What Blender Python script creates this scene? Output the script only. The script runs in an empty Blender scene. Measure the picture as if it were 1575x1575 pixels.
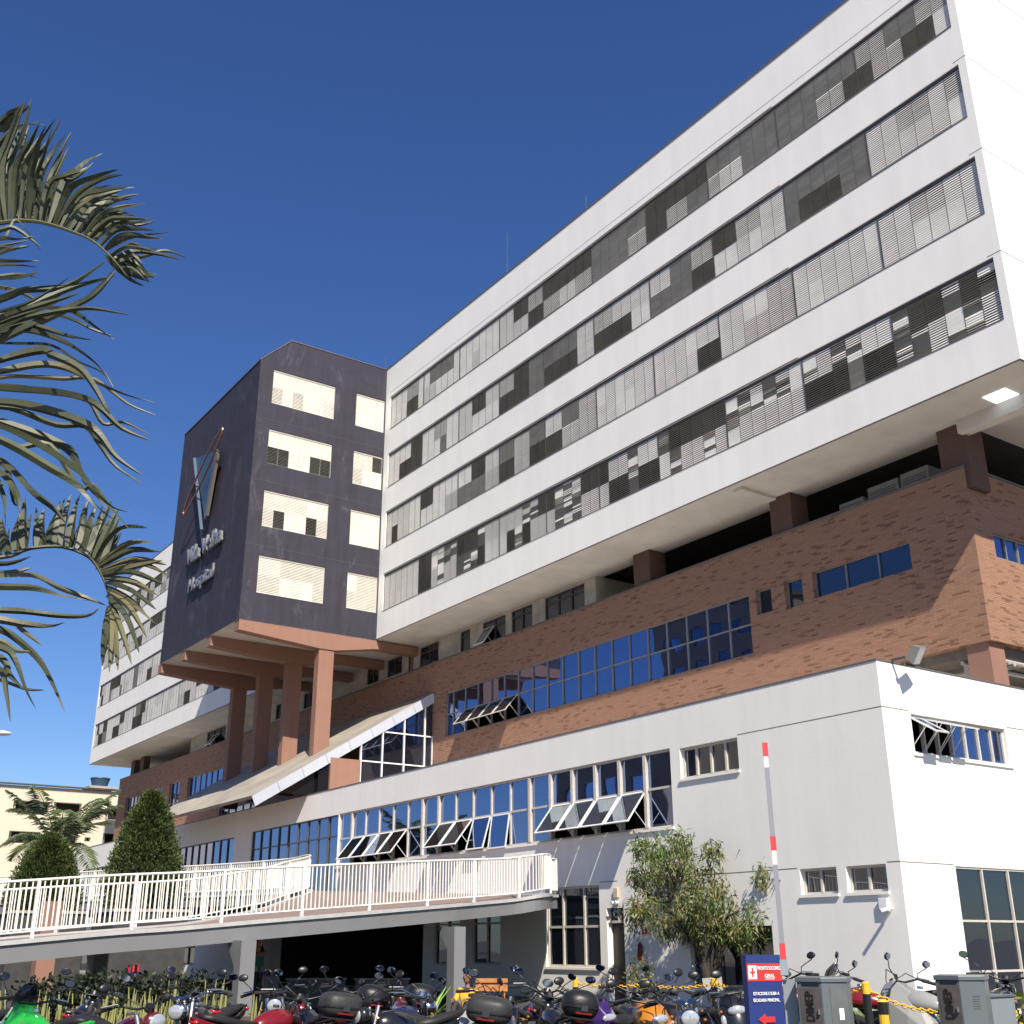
import bpy, bmesh, math, random
from mathutils import Vector, Matrix
random.seed(7)
RAD=math.radians
sc=bpy.context.scene; COL=sc.collection
# ---------------------------------------------------------------- camera
EYE=Vector((0,0,1.6))
RM=Matrix(((0.56989076,-0.29438719,-0.7671771),(0.82171437,0.20057101,0.53343862),(-0.00316401,-0.93440219,0.35620575)))
cam=bpy.data.cameras.new('camera'); co=bpy.data.objects.new('camera',cam); COL.objects.link(co)
cam.sensor_width=36; cam.lens=36*1745/1575; cam.clip_end=3000; cam.clip_start=.05
bx=RM@Vector((1,0,0)); by=RM@Vector((0,-1,0)); bz=RM@Vector((0,0,-1))
m3=Matrix((bx,by,bz)).transposed(); co.matrix_world=Matrix.Translation(EYE)@m3.to_4x4()
sc.camera=co
# ---------------------------------------------------------------- sky, sun, exposure
SUN=Vector((5.46,-2.14,5.69)).normalized()
EL=math.asin(SUN.z); AZ=math.atan2(SUN.x,SUN.y)
w=bpy.data.worlds.new('World'); sc.world=w; w.use_nodes=True
nt=w.node_tree; nt.nodes.clear()
o=nt.nodes.new('ShaderNodeOutputWorld'); bg=nt.nodes.new('ShaderNodeBackground'); sk=nt.nodes.new('ShaderNodeTexSky')
sk.sky_type='NISHITA'; sk.sun_disc=False; sk.sun_elevation=EL; sk.sun_rotation=AZ
sk.air_density=1.0; sk.dust_density=0.25; sk.ozone_density=6.0; sk.altitude=0
bg.inputs[1].default_value=.071
hs=nt.nodes.new('ShaderNodeHueSaturation'); hs.inputs['Saturation'].default_value=1.15; hs.inputs['Hue'].default_value=.512
nt.links.new(sk.outputs[0],hs.inputs['Color']); nt.links.new(hs.outputs[0],bg.inputs[0]); nt.links.new(bg.outputs[0],o.inputs[0])
sl=bpy.data.lights.new('sun','SUN'); sl.energy=4.35; sl.angle=RAD(.53); sl.color=(1,.91,.77)
so=bpy.data.objects.new('sun',sl); COL.objects.link(so); so.rotation_euler=SUN.to_track_quat('Z','Y').to_euler()
sc.view_settings.view_transform='Standard'; sc.view_settings.look='None'; sc.view_settings.gamma=1; sc.view_settings.exposure=0.80

def at(px,py,D):                     # point seen at photo pixel (px,py), D metres away horizontally
    d=RM@Vector((px-787.5,py-787.5,1745)); k=D/math.hypot(d.x,d.y); return EYE+d*k
# ---------------------------------------------------------------- materials
MATS={}
def N(nt,t,**k):
    n=nt.nodes.new(t)
    for a,b in k.items(): setattr(n,a,b)
    return n
def mat(name,col,rough=.7,var=0.0,vs=3.0,bump=0.0,bs=40,metal=0,col2=None,streak=0,spec=.5,obj=False,coat=0,emit=0):
    if name in MATS: return MATS[name]
    m=bpy.data.materials.new(name); m.use_nodes=True; t=m.node_tree; b=t.nodes['Principled BSDF']
    b.inputs['Base Color'].default_value=(*col,1); b.inputs['Roughness'].default_value=rough; b.inputs['Metallic'].default_value=metal
    b.inputs['Specular IOR Level'].default_value=spec
    if coat: b.inputs['Coat Weight'].default_value=coat; b.inputs['Coat Roughness'].default_value=.05
    if emit: b.inputs['Emission Color'].default_value=(*col,1); b.inputs['Emission Strength'].default_value=emit
    tc=N(t,'ShaderNodeTexCoord') if obj else N(t,'ShaderNodeNewGeometry')
    src=tc.outputs['Object'] if obj else tc.outputs['Position']
    if var or col2:
        n=N(t,'ShaderNodeTexNoise'); n.inputs['Scale'].default_value=vs; n.inputs['Detail'].default_value=6; n.inputs['Roughness'].default_value=.62
        t.links.new(src,n.inputs['Vector'])
        fac=n.outputs['Fac']
        if streak:
            mp=N(t,'ShaderNodeMapping'); mp.inputs['Scale'].default_value=(1,1,.08); t.links.new(src,mp.inputs['Vector'])
            n2=N(t,'ShaderNodeTexNoise'); n2.inputs['Scale'].default_value=vs*streak; n2.inputs['Detail'].default_value=4; t.links.new(mp.outputs[0],n2.inputs['Vector'])
            mm=N(t,'ShaderNodeMath',operation='MULTIPLY_ADD'); mm.inputs[1].default_value=.5; mm2=N(t,'ShaderNodeMath',operation='MULTIPLY'); mm2.inputs[1].default_value=.5
            t.links.new(n2.outputs['Fac'],mm.inputs[0]); t.links.new(fac,mm2.inputs[0]); t.links.new(mm2.outputs[0],mm.inputs[2]); fac=mm.outputs[0]
        r=N(t,'ShaderNodeValToRGB'); r.color_ramp.elements[0].position=.32; r.color_ramp.elements[1].position=.68
        c2=col2 or tuple(min(1,c*(1+var)) for c in col); c1=tuple(c*(1-var) for c in col) if not col2 else col
        r.color_ramp.elements[0].color=(*c1,1); r.color_ramp.elements[1].color=(*c2,1)
        t.links.new(fac,r.inputs[0]); t.links.new(r.outputs[0],b.inputs['Base Color'])
    if bump:
        n=N(t,'ShaderNodeTexNoise'); n.inputs['Scale'].default_value=bs; n.inputs['Detail'].default_value=5; t.links.new(src,n.inputs['Vector'])
        bp=N(t,'ShaderNodeBump'); bp.inputs['Strength'].default_value=bump; bp.inputs['Distance'].default_value=.02
        t.links.new(n.outputs['Fac'],bp.inputs['Height']); t.links.new(bp.outputs[0],b.inputs['Normal'])
    MATS[name]=m; return m
def glassmat(name,tint,fac,base=(.006,.008,.014),rough=.015,wav=.0):
    m=bpy.data.materials.new(name); m.use_nodes=True; t=m.node_tree; t.nodes.clear()
    o=N(t,'ShaderNodeOutputMaterial'); g=N(t,'ShaderNodeBsdfGlossy'); d=N(t,'ShaderNodeBsdfDiffuse'); mx=N(t,'ShaderNodeMixShader'); lw=N(t,'ShaderNodeLayerWeight')
    g.inputs['Color'].default_value=(*tint,1); g.inputs['Roughness'].default_value=rough; d.inputs['Color'].default_value=(*base,1)
    lw.inputs['Blend'].default_value=.25
    ma=N(t,'ShaderNodeMath',operation='MULTIPLY_ADD'); ma.inputs[1].default_value=.6; ma.inputs[2].default_value=fac; ma.use_clamp=True
    t.links.new(lw.outputs['Fresnel'],ma.inputs[0]); t.links.new(ma.outputs[0],mx.inputs[0]); t.links.new(d.outputs[0],mx.inputs[1]); t.links.new(g.outputs[0],mx.inputs[2]); t.links.new(mx.outputs[0],o.inputs[0])
    if wav:
        ge=N(t,'ShaderNodeNewGeometry'); n=N(t,'ShaderNodeTexNoise'); n.inputs['Scale'].default_value=.9; n.inputs['Detail'].default_value=1; t.links.new(ge.outputs['Position'],n.inputs['Vector'])
        bp=N(t,'ShaderNodeBump'); bp.inputs['Strength'].default_value=wav; bp.inputs['Distance'].default_value=.03; t.links.new(n.outputs['Fac'],bp.inputs['Height']); t.links.new(bp.outputs[0],g.inputs['Normal'])
    MATS[name]=m; return m
def brickmat():
    m=bpy.data.materials.new('brick'); m.use_nodes=True; t=m.node_tree; b=t.nodes['Principled BSDF']; b.inputs['Roughness'].default_value=.85
    g=N(t,'ShaderNodeNewGeometry'); s=N(t,'ShaderNodeSeparateXYZ'); t.links.new(g.outputs['Position'],s.inputs[0])
    a=N(t,'ShaderNodeMath',operation='ADD'); t.links.new(s.outputs[0],a.inputs[0]); t.links.new(s.outputs[1],a.inputs[1])
    c=N(t,'ShaderNodeCombineXYZ'); t.links.new(a.outputs[0],c.inputs[0]); t.links.new(s.outputs[2],c.inputs[1])
    BW,RH=.30,.062
    k=N(t,'ShaderNodeTexBrick'); k.offset=.5; k.inputs['Scale'].default_value=1; k.inputs['Brick Width'].default_value=BW; k.inputs['Row Height'].default_value=RH
    k.inputs['Mortar Size'].default_value=.008; k.inputs['Mortar Smooth'].default_value=.3
    k.inputs['Color1'].default_value=(.335,.178,.112,1); k.inputs['Color2'].default_value=(.275,.146,.093,1); k.inputs['Mortar'].default_value=(.19,.115,.08,1)
    t.links.new(c.outputs[0],k.inputs['Vector'])
    # random darker bricks: hashed per brick cell
    mp=N(t,'ShaderNodeSeparateXYZ'); t.links.new(c.outputs[0],mp.inputs[0])
    r=N(t,'ShaderNodeMath',operation='DIVIDE'); r.inputs[1].default_value=RH; t.links.new(mp.outputs[1],r.inputs[0])
    rf=N(t,'ShaderNodeMath',operation='FLOOR'); t.links.new(r.outputs[0],rf.inputs[0])
    od=N(t,'ShaderNodeMath',operation='MODULO'); od.inputs[1].default_value=2; t.links.new(rf.outputs[0],od.inputs[0])
    hf=N(t,'ShaderNodeMath',operation='MULTIPLY'); hf.inputs[1].default_value=.5; t.links.new(od.outputs[0],hf.inputs[0])
    x=N(t,'ShaderNodeMath',operation='DIVIDE'); x.inputs[1].default_value=BW; t.links.new(mp.outputs[0],x.inputs[0])
    xa=N(t,'ShaderNodeMath',operation='ADD'); t.links.new(x.outputs[0],xa.inputs[0]); t.links.new(hf.outputs[0],xa.inputs[1])
    xf=N(t,'ShaderNodeMath',operation='FLOOR'); t.links.new(xa.outputs[0],xf.inputs[0])
    cc=N(t,'ShaderNodeCombineXYZ'); t.links.new(xf.outputs[0],cc.inputs[0]); t.links.new(rf.outputs[0],cc.inputs[1])
    wn=N(t,'ShaderNodeTexWhiteNoise'); wn.noise_dimensions='2D'; t.links.new(cc.outputs[0],wn.inputs['Vector'])
    # darker bricks come in loose clusters
    n=N(t,'ShaderNodeTexNoise'); n.inputs['Scale'].default_value=.9; n.inputs['Detail'].default_value=3; t.links.new(c.outputs[0],n.inputs['Vector'])
    ad=N(t,'ShaderNodeMath',operation='MULTIPLY_ADD'); ad.inputs[1].default_value=.35; t.links.new(n.outputs['Fac'],ad.inputs[0]); t.links.new(wn.outputs['Value'],ad.inputs[2])
    rp=N(t,'ShaderNodeValToRGB'); rp.color_ramp.elements[0].position=.92; rp.color_ramp.elements[1].position=.99
    rp.color_ramp.elements[0].color=(1,1,1,1); rp.color_ramp.elements[1].color=(.60,.55,.52,1); 
    sb=N(t,'ShaderNodeMath',operation='MULTIPLY'); sb.inputs[1].default_value=.88; t.links.new(ad.outputs[0],sb.inputs[0]); t.links.new(sb.outputs[0],rp.inputs[0])
    mx=N(t,'ShaderNodeMixRGB',blend_type='MULTIPLY'); mx.inputs[0].default_value=1; t.links.new(k.outputs['Color'],mx.inputs[1]); t.links.new(rp.outputs[0],mx.inputs[2])
    t.links.new(mx.outputs[0],b.inputs['Base Color'])
    bp=N(t,'ShaderNodeBump'); bp.inputs['Strength'].default_value=.5; bp.inputs['Distance'].default_value=.01; bp.invert=True; t.links.new(k.outputs['Fac'],bp.inputs['Height']); t.links.new(bp.outputs[0],b.inputs['Normal'])
    MATS['brick']=m; return m
WHITE=mat('white_paint',(.80,.79,.76),.75,var=.05,vs=.35,bump=.15,bs=60,streak=6)
PODW=mat('cream_paint',(.77,.755,.715),.75,var=.045,vs=.5,bump=.2,bs=50,streak=5)
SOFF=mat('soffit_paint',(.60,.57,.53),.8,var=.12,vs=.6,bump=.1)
PURP=mat('purple_paint',(.024,.021,.037),.7,var=.3,vs=1.2,bump=.3,bs=30,col2=None,streak=3)
def worn(m):
    t=m.node_tree; b=t.nodes['Principled BSDF']; l=b.inputs['Base Color'].links[0]; s=l.from_socket
    g=N(t,'ShaderNodeNewGeometry'); mp=N(t,'ShaderNodeMapping'); mp.inputs['Scale'].default_value=(1,1,.45); t.links.new(g.outputs['Position'],mp.inputs[0])
    n=N(t,'ShaderNodeTexNoise'); n.inputs['Scale'].default_value=.75; n.inputs['Detail'].default_value=7; n.inputs['Roughness'].default_value=.75; n.inputs['Distortion'].default_value=.6; t.links.new(mp.outputs[0],n.inputs['Vector'])
    r=N(t,'ShaderNodeValToRGB'); r.color_ramp.elements[0].position=.56; r.color_ramp.elements[1].position=.80
    r.color_ramp.elements[0].color=(0,0,0,1); r.color_ramp.elements[1].color=(.9,.9,.9,1); t.links.new(n.outputs['Fac'],r.inputs[0])
    mx=N(t,'ShaderNodeMixRGB'); mx.inputs[2].default_value=(.12,.11,.145,1); t.links.new(r.outputs[0],mx.inputs[0]); t.links.new(s,mx.inputs[1]); t.links.new(mx.outputs[0],b.inputs['Base Color'])
worn(PURP)
TERRA=mat('terracotta_paint',(.255,.135,.098),.75,var=.08,vs=1.2,bump=.1,streak=3)
BRICK=brickmat()
FRAMED=mat('dark_frame',(.075,.07,.068),.5,var=.1)
FRAMEL=mat('light_frame',(.50,.47,.42),.45,var=.08,vs=5)
FRAMEW=mat('white_frame',(.72,.72,.72),.4)
SLATC=mat('louvre_slat_cream',(.62,.595,.53),.6,var=.07,vs=2)
SLATD=mat('louvre_slat_shade_grey',(.24,.24,.22),.6,var=.12,vs=1.6); SLATB=mat('louvre_slat_shade_brown',(.29,.272,.225),.6,var=.14,vs=1.2); SLATK=mat('louvre_slat_shade_dark',(.34,.33,.30),.5,var=.15,vs=2)  # down-turned and open slats: their shade is put into darker colours
SLAT=mat('louvre_slat',(.74,.72,.675),.6,var=.07,vs=1.6)
VOID=mat('dark_interior',(.010,.010,.010),.9)
GB=glassmat('blue_glass',(.40,.50,.80),.50,wav=.10)
GD=glassmat('dark_glass',(.62,.70,.85),.16,wav=.10)
GS=glassmat('sash_glass',(.5,.6,.75),.05,base=(.012,.013,.015))
CONC=mat('concrete',(.36,.33,.29),.85,var=.14,vs=.8,bump=.3,bs=20)
CANOP=mat('canopy_concrete',(.31,.28,.24),.85,var=.22,vs=.5,bump=.2,bs=14)
ALU=mat('white_aluminium',(.43,.46,.53),.35,var=.03,metal=.0)
CAP=mat('dark_cap',(.11,.10,.10),.6)
GREYP=mat('grey_paint',(.175,.18,.185),.6,var=.04,vs=1.5,bump=.1)
RAILW=mat('rail_white',(.80,.77,.70),.4,var=.03,vs=4)
CHROME=mat('chrome',(.50,.50,.50),.22,metal=1)
BLACKP=mat('black_plastic',(.012,.012,.013),.38)
RUB=mat('rubber',(.015,.015,.015),.85)
STEEL=mat('steel',(.45,.45,.46),.3,metal=1)
ASPH=mat('asphalt',(.048,.048,.05),.9,var=.25,vs=6,bump=.5,bs=120)
PAVE=mat('pavement',(.20,.185,.165),.85,var=.12,vs=2,bump=.3,bs=50)
# ---------------------------------------------------------------- mesh builder
class MB:
    def __init__(s): s.v=[]; s.f=[]; s.m=[]; s.mi=0
    def add(s,vs,fs):
        b=len(s.v); s.v+=[tuple(x) for x in vs]; s.f+=[tuple(b+i for i in f) for f in fs]; s.m+=[s.mi]*len(fs); return s
    def quad(s,a,b,c,d): return s.add([a,b,c,d],[(0,1,2,3)])
    def box(s,a,b):
        x0,y0,z0=(min(a[i],b[i]) for i in range(3)); x1,y1,z1=(max(a[i],b[i]) for i in range(3))
        return s.add([(x0,y0,z0),(x1,y0,z0),(x1,y1,z0),(x0,y1,z0),(x0,y0,z1),(x1,y0,z1),(x1,y1,z1),(x0,y1,z1)],
          [(0,3,2,1),(4,5,6,7),(0,1,5,4),(1,2,6,5),(2,3,7,6),(3,0,4,7)])
    def pbox(s,P,u0,u1,v0,v1,w0,w1):
        c=[P(u,v,w_) for w_ in (w0,w1) for v in (v0,v1) for u in (u0,u1)]
        return s.add(c,[(0,1,3,2),(4,6,7,5),(0,4,5,1),(2,3,7,6),(0,2,6,4),(1,5,7,3)])
    def prism(s,poly,off):   # poly: list of 3d pts, off: vector
        n=len(poly); off=Vector(off); vs=[Vector(p) for p in poly]; vs+=[p+off for p in vs]
        return s.add(vs,[tuple(range(n))[::-1],tuple(range(n,2*n))]+[(i,(i+1)%n,n+(i+1)%n,n+i) for i in range(n)])
    def tube(s,pts,r,n=8,cap=True):
        pts=[Vector(p) for p in pts]; 
        if not isinstance(r,(list,tuple)): r=[r]*len(pts)
        b=len(s.v); prev=None
        for i,p in enumerate(pts):
            d=(pts[min(i+1,len(pts)-1)]-pts[max(i-1,0)])
            if d.length<1e-9: d=Vector((0,0,1))
            d.normalize()
            if prev is None: a=d.orthogonal().normalized()
            else: a=(prev-d*prev.dot(d)); a=a.normalized() if a.length>1e-6 else d.orthogonal().normalized()
            prev=a; c=d.cross(a)
            for k in range(n): t=2*math.pi*k/n; s.v.append(tuple(p+(a*math.cos(t)+c*math.sin(t))*r[i]))
        fs=[]
        for i in range(len(pts)-1):
            for k in range(n): fs.append((b+i*n+k,b+i*n+(k+1)%n,b+(i+1)*n+(k+1)%n,b+(i+1)*n+k))
        if cap: fs.append(tuple(b+k for k in range(n))[::-1]); fs.append(tuple(b+(len(pts)-1)*n+k for k in range(n)))
        s.f+=fs; s.m+=[s.mi]*len(fs); return s
    def loft(s,secs,cap=True):   # secs: list of rings with equal counts
        n=len(secs[0]); b=len(s.v)
        for r in secs: s.v+=[tuple(p) for p in r]
        fs=[]
        for i in range(len(secs)-1):
            for k in range(n): fs.append((b+i*n+k,b+i*n+(k+1)%n,b+(i+1)*n+(k+1)%n,b+(i+1)*n+k))
        if cap: fs.append(tuple(b+k for k in range(n))[::-1]); fs.append(tuple(b+(len(secs)-1)*n+k for k in range(n)))
        s.f+=fs; s.m+=[s.mi]*len(fs); return s
    def build(s,name,mats,parent=None,org=(0,0,0),smooth=False,bev=0,sub=0):
        me=bpy.data.meshes.new(name); o_=Vector(org); me.from_pydata([tuple(Vector(v)-o_) for v in s.v],[],s.f)
        if not isinstance(mats,(list,tuple)): mats=[mats]
        for m in mats: me.materials.append(m)
        me.polygons.foreach_set('material_index',s.m)
        if smooth: me.polygons.foreach_set('use_smooth',[True]*len(s.f))
        me.update(); o=bpy.data.objects.new(name,me); COL.objects.link(o)
        if parent: o.parent=parent
        else: o.location=o_
        if bev: 
            b=o.modifiers.new('b','BEVEL'); b.width=bev; b.segments=2; b.limit_method='ANGLE'
        if sub: x=o.modifiers.new('s','SUBSURF'); x.levels=sub; x.render_levels=sub
        return o
def fixn(o):
    bm=bmesh.new(); bm.from_mesh(o.data); bmesh.ops.recalc_face_normals(bm,faces=bm.faces); bm.to_mesh(o.data); bm.free(); return o
def tag(o,label,cat=None,group=None,kind=None):
    if label: o['label']=label
    if cat: o['category']=cat
    if group: o['group']=group
    if kind: o['kind']=kind
    return o
def empty(name,loc,rz=0):
    o=bpy.data.objects.new(name,None); COL.objects.link(o); o.location=loc; o.rotation_euler=(0,0,rz); o.empty_display_size=.3; return o
def struct(o,label=None): o['kind']='structure'; return o

# ---------------------------------------------------------------- ground
g=MB(); g.quad((-900,-900,0),(900,-900,0),(900,900,0),(-900,900,0)); struct(g.build('ground',PAVE))
g=MB(); g.box((-16.0,-14,-.02),(3,14.15,.025)); struct(g.build('parking_lot',ASPH))
g=MB(); g.box((-12.5,9.6,-.02),(-3.0,14.1,.165)); struct(g.build('verge',mat('verge_green',(.07,.10,.03),.9,var=.3,vs=4,bump=.5)))
g=MB(); g.box((-16.2,14.2,-.02),(-8,14.4,.16)); struct(g.build('kerb',CONC))
g=MB(); g.quad((-19.6,11.6,.01),(-19.6,23.3,.01),(-64,23.3,.01),(-64,11.6,.01)); g.quad((-24.2,-10,.011),(-24.2,11.59,.011),(-64,11.59,.011),(-64,-10,.011)); struct(g.build('driveway',ASPH))

# ---------------------------------------------------------------- walls and windows
def PY(Y,s=1): return lambda u,v,w_: (u,Y+w_,v)
def PX(X): return lambda u,v,w_: (X-w_,u,v)
def wall(mb,P,u0,u1,v0,v1,holes,depth=.25,flip=False):
    us=sorted({u0,u1,*[h[0] for h in holes],*[h[1] for h in holes]}); vs=sorted({v0,v1,*[h[2] for h in holes],*[h[3] for h in holes]})
    us=[u for u in us if u0<=u<=u1]; vs=[v for v in vs if v0<=v<=v1]
    inh=lambda a,b: any(h[0]<a<h[1] and h[2]<b<h[3] for h in holes)
    for j in range(len(vs)-1):
        i=0
        while i<len(us)-1:
            mu=(us[i]+us[i+1])/2; mv=(vs[j]+vs[j+1])/2
            if not inh(mu,mv):
                k=i
                while k+1<len(us)-1 and not inh((us[k+1]+us[k+2])/2,mv): k+=1
                q=[P(us[i],vs[j],0),P(us[k+1],vs[j],0),P(us[k+1],vs[j+1],0),P(us[i],vs[j+1],0)]
                mb.quad(*q); i=k+1
            else: i+=1
    for a,b,c,d in holes:
        mb.quad(P(a,c,0),P(a,c,depth),P(b,c,depth),P(b,c,0)); mb.quad(P(a,d,0),P(b,d,0),P(b,d,depth),P(a,d,depth))
        mb.quad(P(a,c,0),P(a,d,0),P(a,d,depth),P(a,c,depth)); mb.quad(P(b,c,0),P(b,c,depth),P(b,d,depth),P(b,d,0))
    return mb
ORG=(-40,25,0)
HB=empty('hospital_building',ORG)
tag(HB,'large white, purple and brick hospital block with louvred window rows above the ramp','hospital')
def part(mb,name,m,label=None,parent=None,**k):
    o=mb.build(name,m,parent or HB,ORG,**k)
    if label: o['label']=label
    return o
SP=.0842
def slat_rows(mb,P,ua,ub,va,vb,code,w0):
    n=max(1,round((vb-va)/SP)); p=(vb-va)/n; seg=0; ang=0
    for i in range(n):
        v=va+(i+.5)*p
        if code=='x':
            if seg<=0: seg=random.choice((1,2,3,4)); ang=random.choice((80,60,-50,-55,20,5,86,-40))
            seg-=1; a=ang
        else: a={'L':80,'M':72,'S':62,'D':-6,'B':-74,'K':12}[code]
        a=RAD(a+random.uniform(-2,2)); hw={'L':.0395,'M':.039,'S':.040,'B':.0385,'D':.035,'K':.042}.get(code,.041)
        dv=math.sin(a)*hw; dw=math.cos(a)*hw; t=.0035
        # outer edge (w smaller) lower when a>0
        nv=math.cos(a)*t; nw=-math.sin(a)*t
        c=[(v-dv,w0-dw),(v+dv,w0+dw)]
        pts=[(c[0][0]-nv,c[0][1]-nw),(c[1][0]-nv,c[1][1]-nw),(c[1][0]+nv,c[1][1]+nw),(c[0][0]+nv,c[0][1]+nw)]
        q=[P(ua,a_,b_) for a_,b_ in pts]+[P(ub,a_,b_) for a_,b_ in pts]
        mb.mi={'D':1,'B':2,'K':3}.get(code,0)
        if code=='x' and a<0: mb.mi=1
        mb.add(q,[(0,1,5,4),(1,2,6,5),(2,3,7,6),(3,0,4,7)])
def louvre(P,ua,ub,va,vb,up,lo,rev=False,frame=FRAMED,nb=None):
    """ua<ub; up/lo: one code per panel"""
    n=len(up); pw=(ub-ua)/n; mb=MB(); w0=.085
    mb.mi=0
    mb.pbox(P,ua,ub,vb-.10,vb-.002,.05,.25); mb.pbox(P,ua,ub,va+.002,va+.03,.05,.25)
    mb.pbox(P,ua,ua+.022,va+.03,vb-.10,.05,.25); mb.pbox(P,ub-.022,ub,va+.03,vb-.10,.05,.25)
    for i in range(1,n): mb.pbox(P,ua+i*pw-.006,ua+i*pw+.006,va+.03,vb-.10,.07,.18)
    fr=part(mb,'louvre_window',frame)
    b=MB(); b.quad(P(ua,va,.30),P(ub,va,.30),P(ub,vb,.30),P(ua,vb,.30)); b.build('backing',VOID,fr)
    b2=bpy.data.objects[-1] if False else None
    for o_ in fr.children: o_.data.transform(Matrix.Translation(-Vector(ORG)))
    s=MB(); vm=(va+vb)/2
    for i in range(n):
        a=ua+i*pw+.006; b_=ua+(i+1)*pw-.006
        if i==0: a+=.016
        if i==n-1: b_-=.016
        slat_rows(s,P,a,b_,vm,vb-.105,up[i],w0); slat_rows(s,P,a,b_,va+.035,vm,lo[i],w0)
    s.build('slats',[SLAT if frame is FRAMED else SLATC,SLATD,SLATB,SLATK],fr,ORG); return fr
ZR=[(29.1,31.13),(25.53,27.55),(21.98,24.03),(18.37,20.42)]
Y2=27.86; XR=-15.03; XT=-52.85; XTL=-64.75; XL=-107.1; ZS=16.9; ZT=33.15
# panels from right to left, upper and lower halves
R1U='SSBBSS BBBBBB BBBBBB DDDDDD BBBBBB DDDDDD SSDDMM LLLLLL LBBBBL LSSLLL'.split()
R1L='LKKSSK KSSBBB BBBMMS BBSSDD SSBBBB SSMMSS KKMMMM LLLMLL LLLLMM LKKLLL'.split()
R2U='SMSSMM BBBBBB MMSSDD SSBBMM MMMMSS MMBBBB BBDDSS MMDDMM LLSSLL DDLLLL'.split()
R2L='LMMMMM BBKKDB MMLMLL DDBBBB LLKKDD MMKKDD BBDDDD LLLLMM LLBLLL DDKKLL'.split()
R3U='MMSSMM LMMMMM SSLLMM MMLMMM MMMLML SSBBMM BBSSBB MMDDLL LLLLDD LLMMMM'.split()
R3L='MLLLMM MMMMLM SSSSMM KKMMMM MMLLMM SSSSDD KKSSDD SSBBBB SSLLLL LLMMKM'.split()
R4U='DDDDDD MMDxSD LxxxxD DDDDKx MMSSSK DDDxxD DDSSSS SSxDDK xxxxDK MMMMMM'.split()
R4L='SSDSxx KKBKKK SSSSSx SxSSxM KKSKKS SSxxxS SSKKKM MMKKxx SSSSKK MMMMMM'.split()
_r=random.Random(3)
mixx=lambda L:[''.join('x' if (c=='D' and _r.random()<.38) or (c in 'KS' and _r.random()<.18) else c for c in s) for s in L]
R4U=mixx(R4U); R4L=mixx(R4L)
RU=[R1U,R2U,R3U,R4U]; RL=[R1L,R2L,R3L,R4L]
# white wing wall, right of the tower
mb=MB(); X0w,X1w=-52.3,-15.3
holes=[(X0w,X1w,a,b) for a,b in ZR]
wall(mb,PY(Y2),XT,XR,ZS,ZT,holes,.25)
wall(mb,PX(XR),Y2,46,ZS,ZT,[])
mb.quad((XT,Y2,ZT),(XR,Y2,ZT),(XR,46,ZT),(XT,46,ZT)); part(mb,'wing_wall',WHITE,'long white upper wing wall with four rows of louvred windows')
mb=MB(); holes=[(-106.75,-66.0,a,b) for a,b in ZR]
wall(mb,PY(Y2),XL,XTL,ZS,ZT,holes,.25); wall(mb,lambda u,v,w_:(XL+w_,u,v),Y2,46,ZS,ZT,[]); mb.quad((XL,Y2,ZT),(XTL,Y2,ZT),(XTL,46,ZT),(XL,46,ZT))
mb.quad((XTL,Y2,ZT),(XT,Y2,ZT),(XT,46,ZT),(XTL,46,ZT))
part(mb,'wing_wall',WHITE,'white upper wing wall to the left of the purple tower')
for r,(a,b) in enumerate(ZR):
    for i in range(10):
        ub=X1w-i*3.7; up=RU[r][i][::-1]; lo=RL[r][i][::-1]
        louvre(PY(Y2),ub-3.7,ub,a,b,up,lo)
pool='LLLMMMBDDKMS'
LW={3:('LDLLDD LLLLLL DDMMLL LBBDDM LLLMMM LLMMLL','LMKKBB LLLKKK MMLMLL DDKKMM LMLLLL LMMLLL'),2:('DMMLLD DDKKLL LLLLBB MMLLLM LLLLLL LLLMMM','LKLLLB MLLLBL MMLLBB LLLLDD MMMLLL LLLMLL')}
for r,(a,b) in enumerate(ZR):
    for i in range(11):
        ua=-106.75+i*3.7045
        if r in LW and i<6: up,lo=LW[r][0].split()[i],LW[r][1].split()[i]
        else:
            up=lo=''
            while len(up)<6: c=random.choice(pool); d=random.choice(pool); k=random.choice((1,2,2,3)); up+=c*k; lo+=d*k
            up=up[:6]; lo=lo[:6]
        louvre(PY(Y2),ua,ua+3.7045,a,b,up,lo)
# soffit, roof edge, joints
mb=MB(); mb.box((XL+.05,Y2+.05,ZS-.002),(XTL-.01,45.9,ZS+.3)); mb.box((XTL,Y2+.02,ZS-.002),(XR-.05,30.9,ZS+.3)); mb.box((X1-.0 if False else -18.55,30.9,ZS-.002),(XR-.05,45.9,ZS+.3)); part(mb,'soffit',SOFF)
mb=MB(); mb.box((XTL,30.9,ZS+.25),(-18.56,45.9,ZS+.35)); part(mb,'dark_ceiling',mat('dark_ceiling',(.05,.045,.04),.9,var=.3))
mb=MB()
mb.box((XT,Y2-.03,ZT+.002),(XR+.03,Y2+.25,ZT+.07)); mb.box((XR-.25,Y2+.25,ZT+.002),(XR+.03,46,ZT+.07)); mb.box((XL-.03,Y2-.03,ZT+.002),(XTL,Y2+.25,ZT+.07)); part(mb,'roof_edge',CAP)
mb=MB()
for z in (20.5,24.15,27.7):
    mb.box((XR-.45,Y2-.003,z-.012),(XR+.003,Y2+.02,z+.012)); mb.box((XR-.02,Y2+.02,z-.012),(XR+.003,46,z+.012))
mb.box((XR-.02,Y2+.02,31.48),(XR+.003,46,31.51)); mb.box((X0w,Y2-.003,31.46),(XR+.003,Y2+.02,31.48)); 
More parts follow.
